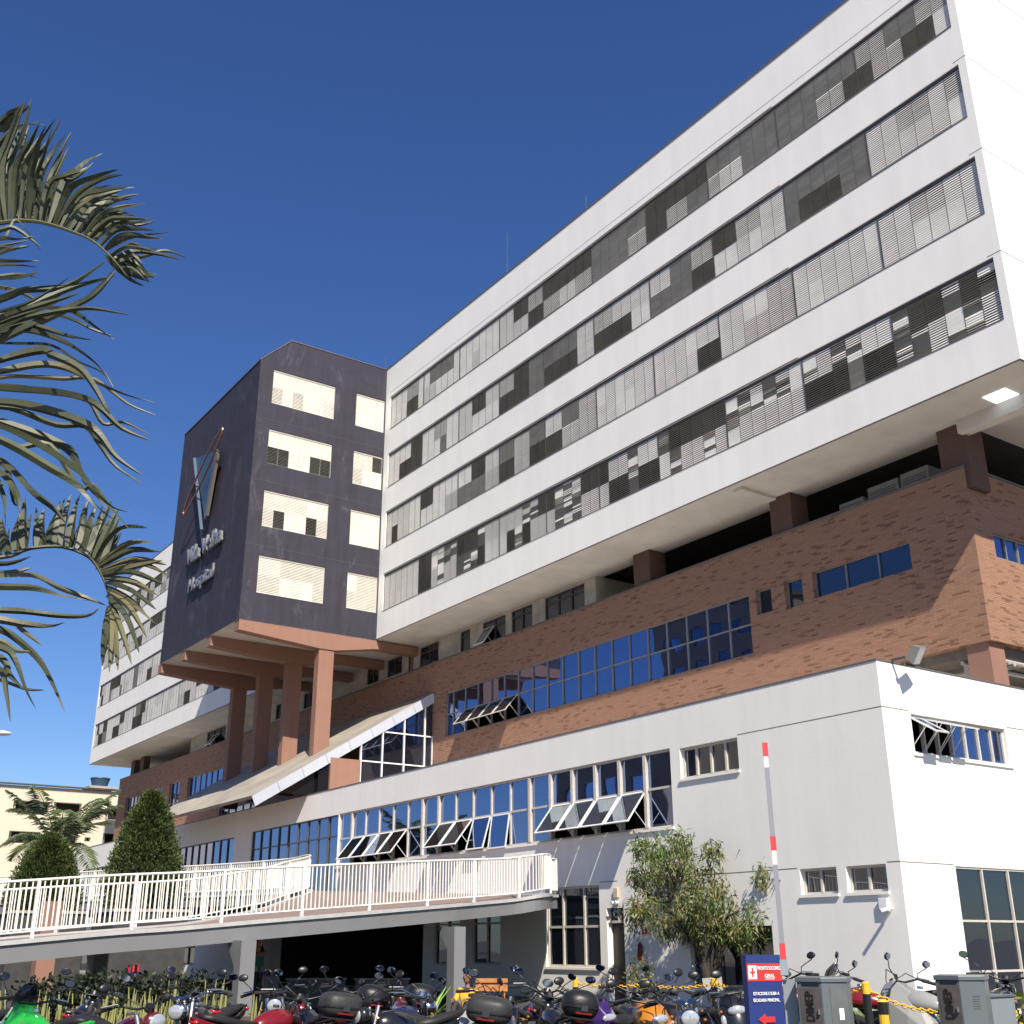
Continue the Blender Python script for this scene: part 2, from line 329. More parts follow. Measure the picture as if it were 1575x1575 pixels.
mb.box((XT,Y2-.004,ZS-.002),(XR+.004,Y2+.03,ZS+.035)); mb.box((XR-.03,Y2+.03,ZS-.002),(XR+.004,46,ZS+.035)); mb.box((XL,Y2-.004,ZS-.002),(XTL,Y2+.03,ZS+.035))
for z in (18.37,21.98,25.53,29.1):   # dark sills
    for a,b in ((X0w,X1w),(-106.75,-66.0)): mb.box((a,Y2-.012,z-.045),(b,Y2+.10,z-.0005))
for z in (20.42,24.03,27.55,31.13):
    mb.box((-52.3,Y2-.004,z+.0005),(-22.8,Y2+.1,z+.05)) 
part(mb,'joint_lines',CAP)
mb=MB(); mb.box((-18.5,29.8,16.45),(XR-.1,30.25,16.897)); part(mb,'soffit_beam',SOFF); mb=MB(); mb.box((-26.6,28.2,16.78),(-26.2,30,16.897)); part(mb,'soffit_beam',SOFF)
SUNPATCH=mat('sun_patch_glow',(.80,.90,1),.4,emit=.75)
mb=MB(); mb.box((-17.05,29.05,16.86),(-16.3,29.75,16.897)); part(mb,'soffit_sun_patch',SUNPATCH)  # added glowing panel, stands in for a patch of reflected sunlight
# ---- purple tower
YT=20.1; ZB=16.87
mb=MB(); P=PX(XT)
TW=[(20.9,24.63),(25.97,27.80)]; TZ=[(29.08,31.13),(25.53,27.55),(21.98,24.02),(18.37,20.40)]
wall(mb,P,YT,Y2,ZB,31.44,[(a,b,c,d) for a,b in TW for c,d in TZ],.25)
mb.quad(P(YT,31.44,0),P(Y2,31.44,0),P(Y2,33.12,0),P(21.81,33.12,0)); 
wall(mb,PY(YT),XTL,XT,ZB,31.44,[]); 
mb.quad((XTL,YT,31.44),(XT,YT,31.44),(XT,21.81,33.12),(XTL,21.81,33.12)); mb.quad((XTL,21.81,33.12),(XT,21.81,33.12),(XT,Y2+1,33.12),(XTL,Y2+1,33.12))
mb.add([(XTL,YT,ZB),(XTL,YT,31.44),(XTL,21.81,33.12),(XTL,Y2,33.12),(XTL,Y2,ZB)],[(0,1,2,3,4)])
part(mb,'tower_wall',PURP,'dark purple stair tower wall with worn paint')
TU=[['LLLLLL','LLL'],['LLLLLL','MMD'],['MMMMLL','LLL'],['MMSSSS','LSS']]
TL=[['SLSLLM','LLL'],['KKLLDK','SLL'],['SDLLKS','LLL'],['SSLMLS','SSS']]
for r,(c,d) in enumerate(TZ):
    for k,(a,b) in enumerate(TW):
        louvre(P,a,b,c,d,TU[r][k],TL[r][k],frame=FRAMEL)
mb=MB()
for z in (20.9,24.5,28.05): mb.box((XT-.01,YT-.003,z),(XT+.004,Y2,z+.015)); mb.box((XTL,YT-.004,z),(XT-.01,YT+.01,z+.015))
part(mb,'tower_joint_lines',mat('joint_purple',(.075,.07,.09),.7))
mb=MB(); mb.prism([(XT+.03,YT-.03,31.44),(XT+.03,21.8,33.14),(XT+.03,Y2,33.14),(XT+.03,Y2,33.18),(XT+.03,21.79,33.2),(XT+.03,YT-.05,31.49)],(-.2,0,0)); mb.box((XTL-.02,YT-.05,31.442),(XT-.18,YT+.1,31.49)); part(mb,'tower_roof_edge',CAP)
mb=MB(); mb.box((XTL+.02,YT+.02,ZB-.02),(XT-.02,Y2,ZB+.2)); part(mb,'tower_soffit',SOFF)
# beams and columns
for i,x in enumerate((-52.87,-56.75,-60.6,-64.5)):
    b=MB(); pr=[(x,20.14,16.845),(x,20.14,16.33),(x,24.6,15.98),(x,25.45,15.98),(x,27.9,16.40),(x,30.6,16.40),(x,30.6,16.845)]
    b.prism([p for p in pr],(-.6,0,0)); fixn(part(b,'tower_beam',TERRA))
    b=MB(); b.box((x-.06,24.6,9.0),(x-.56,25.45,15.98)); part(b,'tower_column',TERRA)
# ---- logo and lettering on the tower front
LOG=mat('blue_panel',(.035,.075,.13),.3,var=.05); 
b=MB(); b.prism([(-61.1,19.75,28.5),(-57.45,19.75,27.65),(-58.4,19.75,23.75)],(0,.12,0)); lg=fixn(part(b,'logo_emblem',LOG))
b=MB()
def edge(p,q,wd): 
    b.tube([(p[0],19.68,p[1]),(q[0],19.68,q[1])],wd,6)
edge((-61.1,28.45),(-58.55,23.2),.09); fr=b.build('logo_edge',mat('blue_edge',(.10,.14,.20),.4),lg,ORG)
b=MB(); b.prism([(-57.6,19.68,27.8),(-57.2,19.68,27.3),(-58.0,19.68,23.9),(-58.4,19.68,23.75)],(0,.14,0)); fixn(b.build('logo_edge',mat('gold_metal',(.26,.22,.17),.35,metal=.6),lg,ORG))
b=MB(); c=Vector((-58.7,19.45,26.7)); ax=Vector((2.65,0,1.7)); pe=Vector((-.28,0,.42)); pts=[c+ax*math.cos(t)+pe*math.sin(t) for t in [2*math.pi*k/40 for k in range(41)]]
b.tube(pts,.055,6); b.build('logo_ring',mat('copper',(.33,.16,.11),.35,metal=.7),lg,ORG)
def text(body,name,m,parent,loc,rot,size,ext=.02,org=(0,0,0),sx=1,align='CENTER',bold=0):
    cu=bpy.data.curves.new('t','FONT'); cu.body=body; cu.size=size; cu.extrude=ext; cu.align_x=align; cu.align_y='CENTER'; cu.offset=bold
    t=bpy.data.objects.new('t',cu); COL.objects.link(t); bpy.context.view_layer.update()
    me=bpy.data.meshes.new_from_object(t); COL.objects.unlink(t); bpy.data.objects.remove(t)
    Mx=Matrix.Translation(Vector(loc)-Vector(org))@rot.to_4x4()@Matrix.Diagonal((sx,1,1,1)); me.transform(Mx)
    me.materials.clear(); me.materials.append(m); o=bpy.data.objects.new(name,me); COL.objects.link(o); o.parent=parent; return o
RF=Matrix(((1,0,0),(0,0,-1),(0,1,0)))  # upright text facing -Y
LETM=mat('brushed_letter',(.30,.30,.31),.35,metal=.5)
text('Vila Velha','sign_lettering',LETM,HB,(-58.5,YT-.2,22.25),RF,1.35,.07,ORG,sx=1.0,bold=.035)
text('Hospital','sign_lettering',LETM,HB,(-58.6,YT-.18,20.4),RF,1.05,.05,ORG,sx=1.1,bold=.02)
# ---- brick volume
Y1=30.0; X1=-18.6
BS=(-42.8,-27.94); step=(BS[1]-BS[0])/13
brick_strip=(-42.8-5*step-.6,BS[1],11.38,13.63)
bh=[brick_strip,(-27.6,-26.85,12.72,13.67),(-26.22,-25.4,12.62,13.67),(-24.93,-20.9,12.7,13.67)]
lh=[(-102,-97.6,11.4,13.6),(-94.8,-92.6,11.4,13.6),(-90.8,-88.4,11.4,13.6),(-86.6,-78.7,11.4,13.6),(-79.5,-73.0,9.4,10.6)]
mb=MB(); wall(mb,PY(Y1),-50.3,X1,9.9,15.4,bh,.3)
wall(mb,PX(X1),Y1,46,9.9,15.4,[(31.0,33.6,12.63,13.43)],.3)
mb.quad((-50.3,Y1,9.9),(X1,Y1,9.9),(X1,46,9.9),(-50.3,46,9.9)); wall(mb,PY(Y1),-50.3,-43.5,7.6,9.9,[])
wall(mb,lambda u,v,w_:(-50.3-w_,u,v),Y1,30.3,9.9,15.4,[])
part(mb,'brick_wall',BRICK,'brick storey wall below the white wing')
mb=MB(); wall(mb,PY(Y1),-104.4,-50.3,7.6,15.4,lh,.3); wall(mb,lambda u,v,w_:(-104.4+w_,u,v),Y1,46,7.6,15.4,[]); part(mb,'brick_wall',BRICK,'brick storey wall left of the canopy')
mb=MB(); mb.box((-104.45,Y1-.04,15.4),(X1+.04,Y1+.3,15.46)); mb.box((X1-.3,Y1+.3,15.4),(X1+.04,46,15.46)); part(mb,'brick_coping',CAP)
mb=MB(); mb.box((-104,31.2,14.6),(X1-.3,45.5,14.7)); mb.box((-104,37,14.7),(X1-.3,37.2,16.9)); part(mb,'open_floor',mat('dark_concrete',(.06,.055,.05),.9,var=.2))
# open storey between podium and brick
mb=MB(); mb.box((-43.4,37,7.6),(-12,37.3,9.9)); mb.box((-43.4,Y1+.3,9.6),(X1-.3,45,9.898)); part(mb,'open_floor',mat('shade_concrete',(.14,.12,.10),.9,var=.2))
for (x,y) in ((-18.75,30.1),(-18.75,36.5),(-26,30.6)):
    b=MB(); b.box((x-.75,y,7.55),(x,y+.75,9.897)); part(b,'podium_roof_column',TERRA)
b=MB()
for k,zz in enumerate((9.45,9.3,9.5)): b.tube([(-18.9-k*.5,30.4,zz),(-18.9-k*.5,44,zz)],.07,8)
b.tube([(-30,31.2,9.35),(-18.7,31.2,9.35)],.08,8); b.tube([(-30,32.2,9.5),(-18.7,32.2,9.5)],.05,8); b.box((-20.2,30.9,9.2),(-19.8,31.3,9.6)); part(b,'service_pipes',mat('pipe_grey',(.40,.38,.34),.5))
# pilotis storey
COLB=mat('brown_column',(.10,.055,.042),.8,var=.1)
for x in (-19.4,-26.6,-34.3,-100.4,-102.9):
    b=MB(); b.box((x,30.05 if x>-90 else 30.4,14.7),(x+1.0,30.95,ZS-.004)); part(b,'brown_column',COLB)
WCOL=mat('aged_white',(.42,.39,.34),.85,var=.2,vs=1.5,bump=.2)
wins=[(-41.2,-38.2),(-43.95,-42.2),(-46.5,-44.45),(-48.6,-47.65),(-52.75,-50.75)]
doors=[(-54.0,-53.4)]
low=[(-56.4,-54.7),(-58.85,-57.4),(-71.9,-69.4),(-67.5,-65.6)]
mb=MB(); hs=[(a,b,15.3,16.78) for a,b in wins]+[(a,b,15.0,16.6) for a,b in doors]+[(a,b,15.8,16.8) for a,b in low]
wall(mb,PY(30.5),-88.2,-37.4,14.7,ZS,hs+[(-84.7,-80.9,15.3,16.8)],.25); wall(mb,PX(-37.4),30.5,33,14.7,ZS,[]); part(mb,'pilotis_wall',WCOL)
def window(P,ua,ub,va,vb,nc,zs=(),name='window',fm=FRAMEL,gl=GB,fw=.05,wd=.12,dep=.10,opens=(),ang=39,us=None,label=None,thick=None,omat=None,outw=.0):
    """nc columns, transoms at zs; opens: {(col): (v_bottom,v_top,angle)}"""
    us=us or [ua+(ub-ua)*i/nc for i in range(nc+1)]; b=MB(); h=fw/2
    b.pbox(P,ua,ub,vb-fw,vb-.001,dep-.05,dep+.06); b.pbox(P,ua,ub,va+.001,va+fw,dep-.05,dep+.06)
    b.pbox(P,ua+.001,ua+fw,va+fw,vb-fw,dep-.05,dep+.06); b.pbox(P,ub-fw,ub-.001,va+fw,vb-fw,dep-.05,dep+.06)
    for i,u in enumerate(us[1:-1]): 
        t=h*(1.7 if thick and (i+1) in thick else 1); b.pbox(P,u-t,u+t,va+fw,vb-fw,dep-.06-(.05 if thick and (i+1) in thick else 0),dep+.05)
    for z in zs: 
        for i in range(len(us)-1): 
            b.pbox(P,us[i]+(fw if i==0 else h*1.01),us[i+1]-(fw if i==len(us)-2 else h*1.01),z-h,z+h,dep-.045,dep+.045)
    fr=part(b,name,fm,label); opens=dict(opens)
    vv=[va]+sorted(zs)+[vb]; gb=MB(); dv=False
    for i in range(len(us)-1):
        vo=MB()
        for j in range(len(vv)-1):
            op=opens.get(i)
            if op and op[0]<(vv[j]+vv[j+1])/2<op[1]:
                vo.quad(P(us[i],vv[j],dep+.5),P(us[i+1],vv[j],dep+.5),P(us[i+1],vv[j+1],dep+.5),P(us[i],vv[j+1],dep+.5)); dv=True
                vo.quad(P(us[i],vv[j],dep+.03),P(us[i],vv[j],dep+.5),P(us[i],vv[j+1],dep+.5),P(us[i],vv[j+1],dep+.03)); vo.quad(P(us[i+1],vv[j],dep+.03),P(us[i+1],vv[j],dep+.5),P(us[i+1],vv[j+1],dep+.5),P(us[i+1],vv[j+1],dep+.03))
                vo.quad(P(us[i],vv[j+1],dep+.03),P(us[i+1],vv[j+1],dep+.03),P(us[i+1],vv[j+1],dep+.5),P(us[i],vv[j+1],dep+.5)); vo.build('dark_opening',VOID,fr,ORG); continue
            t1,t2,t3=(random.uniform(-.006,.006) for _ in range(3))
            gb.quad(P(us[i]+h*.5,vv[j],dep+t1*.5),P(us[i+1]-h*.5,vv[j],dep+t2),P(us[i+1]-h*.5,vv[j+1],dep+t2+t3),P(us[i]+h*.5,vv[j+1],dep+t1*.5+t3))
    if gb.f: gb.build('pane',gl,fr,ORG)
    for i,(vo_,vt,an) in opens.items():
        L=vt-vo_-.02; a=RAD(an); s=MB(); u0,u1=us[i]+h*1.1,us[i+1]-h*1.1
        def Q(u,l,t): # l: distance down the sash from the hinge, t: thickness inwards
            return P(u,vt-l*math.cos(a)-t*math.sin(a)*1.0,dep-.065-l*math.sin(a)+t*math.cos(a))
        def sb(ua_,ub_,l0,l1,t0,t1):
            c=[Q(u,l,t) for t in (t0,t1) for l in (l0,l1) for u in (ua_,ub_)]
            s.add(c,[(0,1,3,2),(4,6,7,5),(0,4,5,1),(2,3,7,6),(0,2,6,4),(1,5,7,3)])
        f=.045; sb(u0,u1,0,f,0,.035); sb(u0,u1,L-f,L,0,.035); sb(u0,u0+f,f,L-f,0,.035); sb(u1-f,u1,f,L-f,0,.035)
        s.mi=1; s.quad(Q(u0+f,f,.015),Q(u1-f,f,.015),Q(u1-f,L-f,.015),Q(u0+f,L-f,.015))
        s.mi=0
        if an>25:
            e=Q(u0+.02,L*.62,.03); k=P(u0,vt-L*.95,dep); s.tube([e,k],.012,5); e=Q(u1-.02,L*.62,.03); k=P(u1,vt-L*.95,dep); s.tube([e,k],.012,5)
        s.build('sash',[omat or FRAMEW,GS],fr,ORG)
    return fr
for a,b in wins: window(PY(30.5),a,b,15.3,16.78,max(1,round((b-a)/1.0)),(16.45,),gl=GD,fm=FRAMED,opens={0:(15.3,16.45,35)} if a==-46.5 else {})
for a,b in low: window(PY(30.5),a,b,15.8,16.8,2,gl=GD,fm=FRAMED)
for a,b in doors: window(PY(30.5),a,b,15.0,16.6,1,gl=MATS['terracotta_paint'],fm=FRAMED,name='terrace_door')
window(PY(30.5),-84.7,-80.9,15.3,16.8,3,(16.4,),gl=GD,fm=FRAMED,opens={1:(15.3,16.4,40)})
# brick windows
us=[brick_strip[0]+.0]+[-42.8+step*i for i in range(-5,14)]
window(PY(Y1),brick_strip[0],brick_strip[1],11.38,13.63,0,(12.5,),us=us,fm=mat('steel_frame',(.20,.20,.20),.4),fw=.055,dep=.13,opens={2:(11.38,12.5,42),3:(11.38,12.5,42),4:(11.38,12.5,42),5:(11.38,12.5,42)},omat=FRAMEL,label='long blue strip window in the brick wall')
window(PY(Y1),*bh[1],1,fw=.06,dep=.2,fm=MATS['steel_frame'],gl=GD); window(PY(Y1),*bh[2],1,fw=.06,dep=.2,fm=MATS['steel_frame'],gl=GD); window(PY(Y1),*bh[3],3,fw=.05,dep=.2,fm=MATS['steel_frame'],gl=GD)
window(PX(X1),31.0,33.6,12.63,13.43,4,fw=.05,dep=.1,fm=MATS['steel_frame'])
for h,n in zip(lh,(5,2,2,7,5)): window(PY(Y1),*h,n,(12.0,) if h[3]>12 else (),fw=.07,dep=.2,fm=MATS['steel_frame'])
# air conditioners behind the brick parapet
# ---- glazed entrance hall below the canopy
XG=-50.3
KC=(13.82-8.05)/(30-20.65)
zc=lambda y: 8.05+(y-20.65)*KC-.62
mb=MB(); ys=[21.9,23.4,25.95,27.13,28.35,29.54,30.0]
for i in range(2,len(ys)-1):
    mb.quad((XG-.1,ys[i],7.6),(XG-.1,ys[i+1],7.6),(XG-.1,ys[i+1],zc(ys[i+1])+.3),(XG-.1,ys[i],zc(ys[i])+.3))
pn=MB(); pn.quad((XG-.1,23.75,7.6),(XG-.1,24.3,7.6),(XG-.1,24.3,zc(24.3)+.3),(XG-.1,23.75,zc(23.75)+.3)); pn.quad((XG-.3,21.0,8.23),(XG-.3,23.8,8.23),(XG-.3,23.8,9.4),(XG-.3,21.1,8.23))  # second quad: black sheet painting the shade under the open canopy front
b=MB()
for y in ys[2:]: b.box((XG-.16,y-.03,7.6),(XG-.02,y+.03,zc(y)+.3 if y<29.8 else 11.5))
for z in (10.03,11.55): 
    y0=25.95 if z<11 else 27.13; b.box((XG-.13,y0,z-.03),(XG-.04,30,z+.03))
hall=part(b,'entrance_hall_glazing',FRAMEW,'white framed glass side of the entrance hall under the canopy')
mb.build('pane',glassmat('hall_glass',(.45,.55,.8),.30,wav=.05),hall,ORG); pn.build('pane',mat('black_glass_and_shade',(.006,.008,.012),.06),hall,ORG)
b=MB(); b.box((XG-.55,24.3,7.6),(XG+.05,25.9,zc(24.3)+.35)); part(b,'hall_column',TERRA)
# ---- canopy
CL=-67.6; th=.5
cp=[(20.65,8.05),(30.0,13.82),(30.0,13.82-.45),(20.75,8.05-.12)]
mb=MB(); mb.prism([(XG-.03,y,z) for y,z in cp],(CL-XG+.03,0,0)); can=fixn(part(mb,'entrance_canopy',CANOP,'sloping concrete entrance canopy below the purple tower'))
mb=MB(); n=8
for i in range(n):
    y0=20.45+(29.95-20.45)*i/n+.008; y1=20.45+(29.95-20.45)*(i+1)/n-.008; f=lambda y:8.05+(y-20.65)*KC
    mb.prism([(XG+.02,y0,f(y0)+.03),(XG+.02,y1,f(y1)+.03),(XG+.02,y1+.2,f(y1)-.40),(XG+.02,y0+.2,f(y0)-.40)],(-.046,0,0))
fixn(mb.build('fascia',ALU,can,ORG))
# ---- podium
Y0=23.37; X0=-17.68
strip=(-47.2,-25.4,4.80,7.07)
ph=[strip,(-57.1,-47.25,3.3,7.05),(-24.98,-22.62,6.1,7.0),(-20.78,-19.59,2.75,3.38),(-19.3,-18.1,2.75,3.37),(-31.75,-28.95,.93,3.33),(-28.61,-27.8,.02,2.63),(-24.98,-21.88,.5,2.04),
    (-69.1,-59.4,5.0,6.95),(-36.2,-34.4,.95,2.95),(-55.4,-39.6,.02,2.7),(-38.8,-37.0,.9,2.9),(-68.3,-63.8,.6,2.4),(-88,-72,4.4,6.7),(-88,-72,.02,2.9)]
mb=MB(); wall(mb,PY(Y0),-92.5,X0,0,8.22,ph,.22)
sh=[(24.48,28.5,6.02,7.0),(25.47,31.0,.05,3.36)]
wall(mb,PX(X0),Y0,46,0,8.22,sh,.3)
mb.quad((-92.5,Y0,8.22),(X0,Y0,8.22),(X0,Y0+.3,8.22),(-92.5,Y0+.3,8.22)); mb.quad((X0-.3,Y0+.3,8.22),(X0,Y0+.3,8.22),(X0,46,8.22),(X0-.3,46,8.22))
mb.quad((-92.5,Y0+.3,7.6),(X0-.3,Y0+.3,7.6),(X0-.3,46,7.6),(-92.5,46,7.6)); mb.quad((-92.5,Y0+.3,7.6),(X0-.3,Y0+.3,7.6),(X0-.3,Y0+.3,8.22),(-92.5,Y0+.3,8.22)); mb.quad((X0-.3,Y0+.3,7.6),(X0-.3,46,7.6),(X0-.3,46,8.22),(X0-.3,Y0+.3,8.22))
wall(mb,lambda u,v,w_:(-92.5+w_,u,v),Y0,46,0,8.22,[])
part(mb,'podium_wall',PODW,'cream painted two storey podium wall')
mb=MB(); mb.box((-92.55,Y0-.02,8.222),(X0+.02,Y0+.32,8.26)); mb.box((X0-.32,Y0+.32,8.222),(X0+.02,46,8.26)); part(mb,'podium_coping',CAP)
mb=MB()
for a,b in ((-22.6,X0+.003),): mb.box((a,Y0-.003,7.05),(b,Y0+.02,7.075))
mb.box((X0-.02,Y0+.02,7.05),(X0+.003,24.4,7.075)); mb.box((X0-.02,28.6,7.05),(X0+.003,46,7.075))
for a,b in ((-28.9,-28.05),(-27.0,-20.85),(-18.05,X0+.003)): mb.box((a,Y0-.003,3.39),(b,Y0+.02,3.415))
mb.box((X0-.02,Y0+.02,3.38),(X0+.003,25.4,3.405)); part(mb,'joint_lines',mat('joint_grey',(.16,.155,.14),.8))
op={1:(4.74,5.95,39),2:(4.74,5.95,39),3:(4.74,5.95,39),4:(4.74,5.95,39),7:(4.74,5.95,39),8:(4.74,5.95,39),9:(4.74,5.95,17),10:(4.74,5.95,9),13:(4.74,5.95,39),14:(4.74,5.95,39),15:(4.74,5.95,39),16:(4.74,5.95,39)}
window(PY(Y0),*strip,18,(5.97,),fw=.07,dep=.12,opens=op,thick=(1,6,7,12,13,14,15,16,17),label='long first floor strip window with sashes pushed open')
window(PY(Y0),*ph[1],9,(6.15,),fw=.05,dep=.12,fm=FRAMED,label='blue entrance glazing beside the ramp top')
window(PY(Y0),*ph[2],4,fw=.07,dep=.16,gl=GD); window(PY(Y0),*ph[3],2,fw=.06,dep=.16,gl=GD); window(PY(Y0),*ph[4],2,fw=.06,dep=.16,gl=GD)
window(PY(Y0),*ph[5],3,(2.12,),fw=.07,dep=.12,gl=GD,us=[-31.75,-30.9,-29.8,-28.95])
window(PY(Y0),*ph[7],3,fw=.04,dep=.2,gl=GD,fm=FRAMED); window(PY(Y0),*ph[8],9,fw=.05,dep=.12,fm=FRAMED); window(PY(Y0),*ph[9],2,(2.3,),fw=.06,dep=.12,gl=GD)
window(PY(Y0),*ph[11],2,(2.3,),fw=.06,dep=.12,gl=GD); window(PY(Y0),*ph[12],4,(1.5,),fw=.06,dep=.12,gl=GD,fm=FRAMED,opens={3:(1.5,2.4,45),2:(1.5,2.4,45)})
window(PY(Y0),*ph[13],14,fw=.05,dep=.12,fm=FRAMED); window(PY(Y0),*ph[14],8,(2.2,),fw=.05,dep=.12,fm=FRAMED,gl=GD)
window(PX(X0),*sh[0],7,fw=.06,dep=.14,opens={0:(6.05,6.95,58),1:(6.05,6.95,72),2:(6.05,6.95,72)})
window(PX(X0),*sh[1],5,(.96,2.1),fw=.05,dep=.08,fm=FRAMEL,gl=GD,label='tall dark shopfront glass on the sunny side wall')
mb=MB()
for a,b,c,d in (strip,ph[2],ph[3],ph[4],ph[5]): mb.box((a-.03,Y0-.06,c-.07),(b+.03,Y0+.05,c-.001))
mb.box((X0-.05,24.4,5.95),(X0+.05,28.6,6.019)); part(mb,'window_sills',PODW)
# ground floor door and garage opening
mb=MB(); mb.quad((-28.61,Y0+.22,0),(-27.8,Y0+.22,0),(-27.8,Y0+.22,2.2),(-28.61,Y0+.22,2.2)); d=part(mb,'door',mat('dark_door',(.02,.014,.012),.5))
mb=MB(); mb.box((-28.61,Y0+.1,2.2),(-27.8,Y0+.2,2.27)); mb.box((-28.61,Y0+.1,2.27),(-28.56,Y0+.2,2.63)); mb.box((-28.2,Y0+.1,2.27),(-28.15,Y0+.2,2.63)); mb.build('door_frame',FRAMEL,d,ORG)
mb=MB(); mb.quad((-28.56,Y0+.16,2.27),(-27.8,Y0+.16,2.27),(-27.8,Y0+.16,2.63),(-28.56,Y0+.16,2.63)); mb.build('pane',GD,d,ORG)
mb=MB(); mb.box((-56,Y0+.3,-.01),(-38.9,33,0.005)); mb.box((-56,33,0),(-38.9,33.2,3.2)); mb.box((-56,Y0+.22,2.71),(-38.9,33,2.9)); mb.box((-56.2,Y0+.23,0),(-56,33,2.7)); mb.box((-38.9,Y0+.23,0),(-38.7,33,2.7)); part(mb,'garage_interior',mat('garage_dark',(.05,.048,.045),.9))
# ================================================================ pedestrian and car ramp
def cr(pts,n=4):
    out=[]; P_=[Vector(p) for p in pts]
    for i in range(len(P_)-1):
        a=P_[max(i-1,0)]; b=P_[i]; c=P_[i+1]; d=P_[min(i+2,len(P_)-1)]
        for k in range(n):
            t=k/n; out.append(.5*((2*b)+(c-a)*t+(2*a-5*b+4*c-d)*t*t+(3*b-a-3*c+d)*t**3))
    return out+[P_[-1]]
pairs=[((-24,-16,.02),(-30,-16,.02)),((-24.1,-4,.9),(-30.2,-4,.9)),((-24.2,3,1.45),(-30.4,3,1.45)),((-24.45,6.9,1.8),(-30.5,7,1.8)),((-24.6,8.6,1.92),(-30.5,9,1.95)),((-24.7,10.4,2.07),(-30.8,11,2.12)),((-24.95,12.3,2.22),(-31.3,12.4,2.35)),((-25.4,14.1,2.36),(-32.0,13.6,2.55)),((-25.9,15.9,2.5),(-32.8,14.6,2.8)),((-26.6,17.6,2.63),(-33.8,15.6,3.0)),((-26.95,18.8,2.73),(-34.8,16.3,3.15)),((-26.95,19.65,2.85),(-35.8,16.7,3.25)),((-27.75,20.6,2.93),(-36.8,17.0,3.3)),((-29.5,21.9,2.98),(-38,17.2,3.3)),((-31.3,23.15,3.05),(-39,17.1,3.3)),((-38,23.3,3.2),(-42.9,16.1,3.3)),((-46,23.3,3.3),(-51,12.8,3.3)),((-62,23.3,3.3),(-62,9,3.3))]
OC=cr([p[0] for p in pairs]); IC=cr([p[1] for p in pairs])
RO=(-28,12,0)
ramp=empty('access_ramp',RO); tag(ramp,'curved grey access ramp with white railings rising past the podium','ramp')
mb=MB(); T=.36; n=len(OC)
for p,q in ((OC,IC),):
    vs=[]
    for a,b in zip(p,q): vs+=[a,b,b-Vector((0,0,T)),a-Vector((0,0,T))]
    fs=[]
    for i in range(n-1):
        k=4*i; fs+=[(k,k+1,k+5,k+4),(k+1,k+2,k+6,k+5),(k+2,k+3,k+7,k+6),(k+3,k,k+4,k+7)]
    fs+=[(0,3,2,1),(4*n-4,4*n-3,4*n-2,4*n-1)]
    mb.add(vs,fs)
deck=fixn(mb.build('deck',GREYP,ramp,RO))
mb=MB()
for C_,s in ((OC,-1),(IC,1)):
    r=[]
    for i,p in enumerate(C_):
        d=(C_[min(i+1,len(C_)-1)]-C_[max(i-1,0)]); nn=Vector((-d.y,d.x,0)).normalized()*s*.0
        d2=Vector((d.y,-d.x,0)).normalized()*(1 if C_ is OC else -1)
        a=p+d2*.05; b=p-d2*.14
        r.append([a+Vector((0,0,-.03)),a+Vector((0,0,.05)),b+Vector((0,0,.05)),b+Vector((0,0,.003))])
    mb.loft(r)
fixn(mb.build('kerb_lip',mat('lip_grey',(.42,.42,.41),.7,var=.1),deck,RO))
DECKT=mat('deck_surface',(.23,.17,.15),.85,var=.1,vs=2)
mb=MB()
for i in range(n-1):
    f=lambda a,b,t:(a*(1-t)+b*t)+Vector((0,0,.004))
    mb.quad(f(OC[i],IC[i],.02),f(OC[i+1],IC[i+1],.02),f(OC[i+1],IC[i+1],.98),f(OC[i],IC[i],.98))
mb.build('road_surface',DECKT,deck,RO)
def resample(C_,step,s0=0,s1=1e9):
    L=[0]
    for a,b in zip(C_,C_[1:]): L.append(L[-1]+(b-a).length)
    def pt(s):
        s=max(0,min(L[-1],s))
        for i in range(len(L)-1):
            if L[i+1]>=s: 
                t=(s-L[i])/max(1e-9,L[i+1]-L[i]); return C_[i].lerp(C_[i+1],t)
        return C_[-1]
    return L,pt
def railing(C_,s0,s1,bay=1.95,h=1.1,inset=.0,pitch=.112,r=.016):
    L,pt=resample(C_,1); s1=min(s1,L[-1]); nb=max(1,round((s1-s0)/bay)); bw=(s1-s0)/nb
    for i in range(nb+1):
        p=pt(s0+i*bw); m=MB(); m.box((p.x-.03,p.y-.03,p.z+.052),(p.x+.03,p.y+.03,p.z+h-.0)); m.build('post',RAILW,ramp,RO)
    for i in range(nb):
        m=MB(); a=s0+i*bw; ss=[a+bw*k/4 for k in range(5)]
        m.tube([pt(s)+Vector((0,0,h+.02)) for s in ss],.028,6); m.tube([pt(s)+Vector((0,0,.18)) for s in ss],.020,6)
        nn=round(bw/pitch)
        for k in range(1,nn):
            p=pt(a+bw*k/nn); m.box((p.x-.011,p.y-.011,p.z+.18),(p.x+.011,p.y+.011,p.z+h))
        m.build('railing_panel',RAILW,ramp,RO)
Lo,po=resample(OC,1); Li,pi_=resample(IC,1)
railing(OC,12,Lo[-1]-31.3); railing(IC,12,Li[-1])
def colu(mb,c,w_,ztop,slab=None):
    x,y=c; mb.box((x-w_,y-w_,0),(x+w_,y+w_,ztop)); return mb
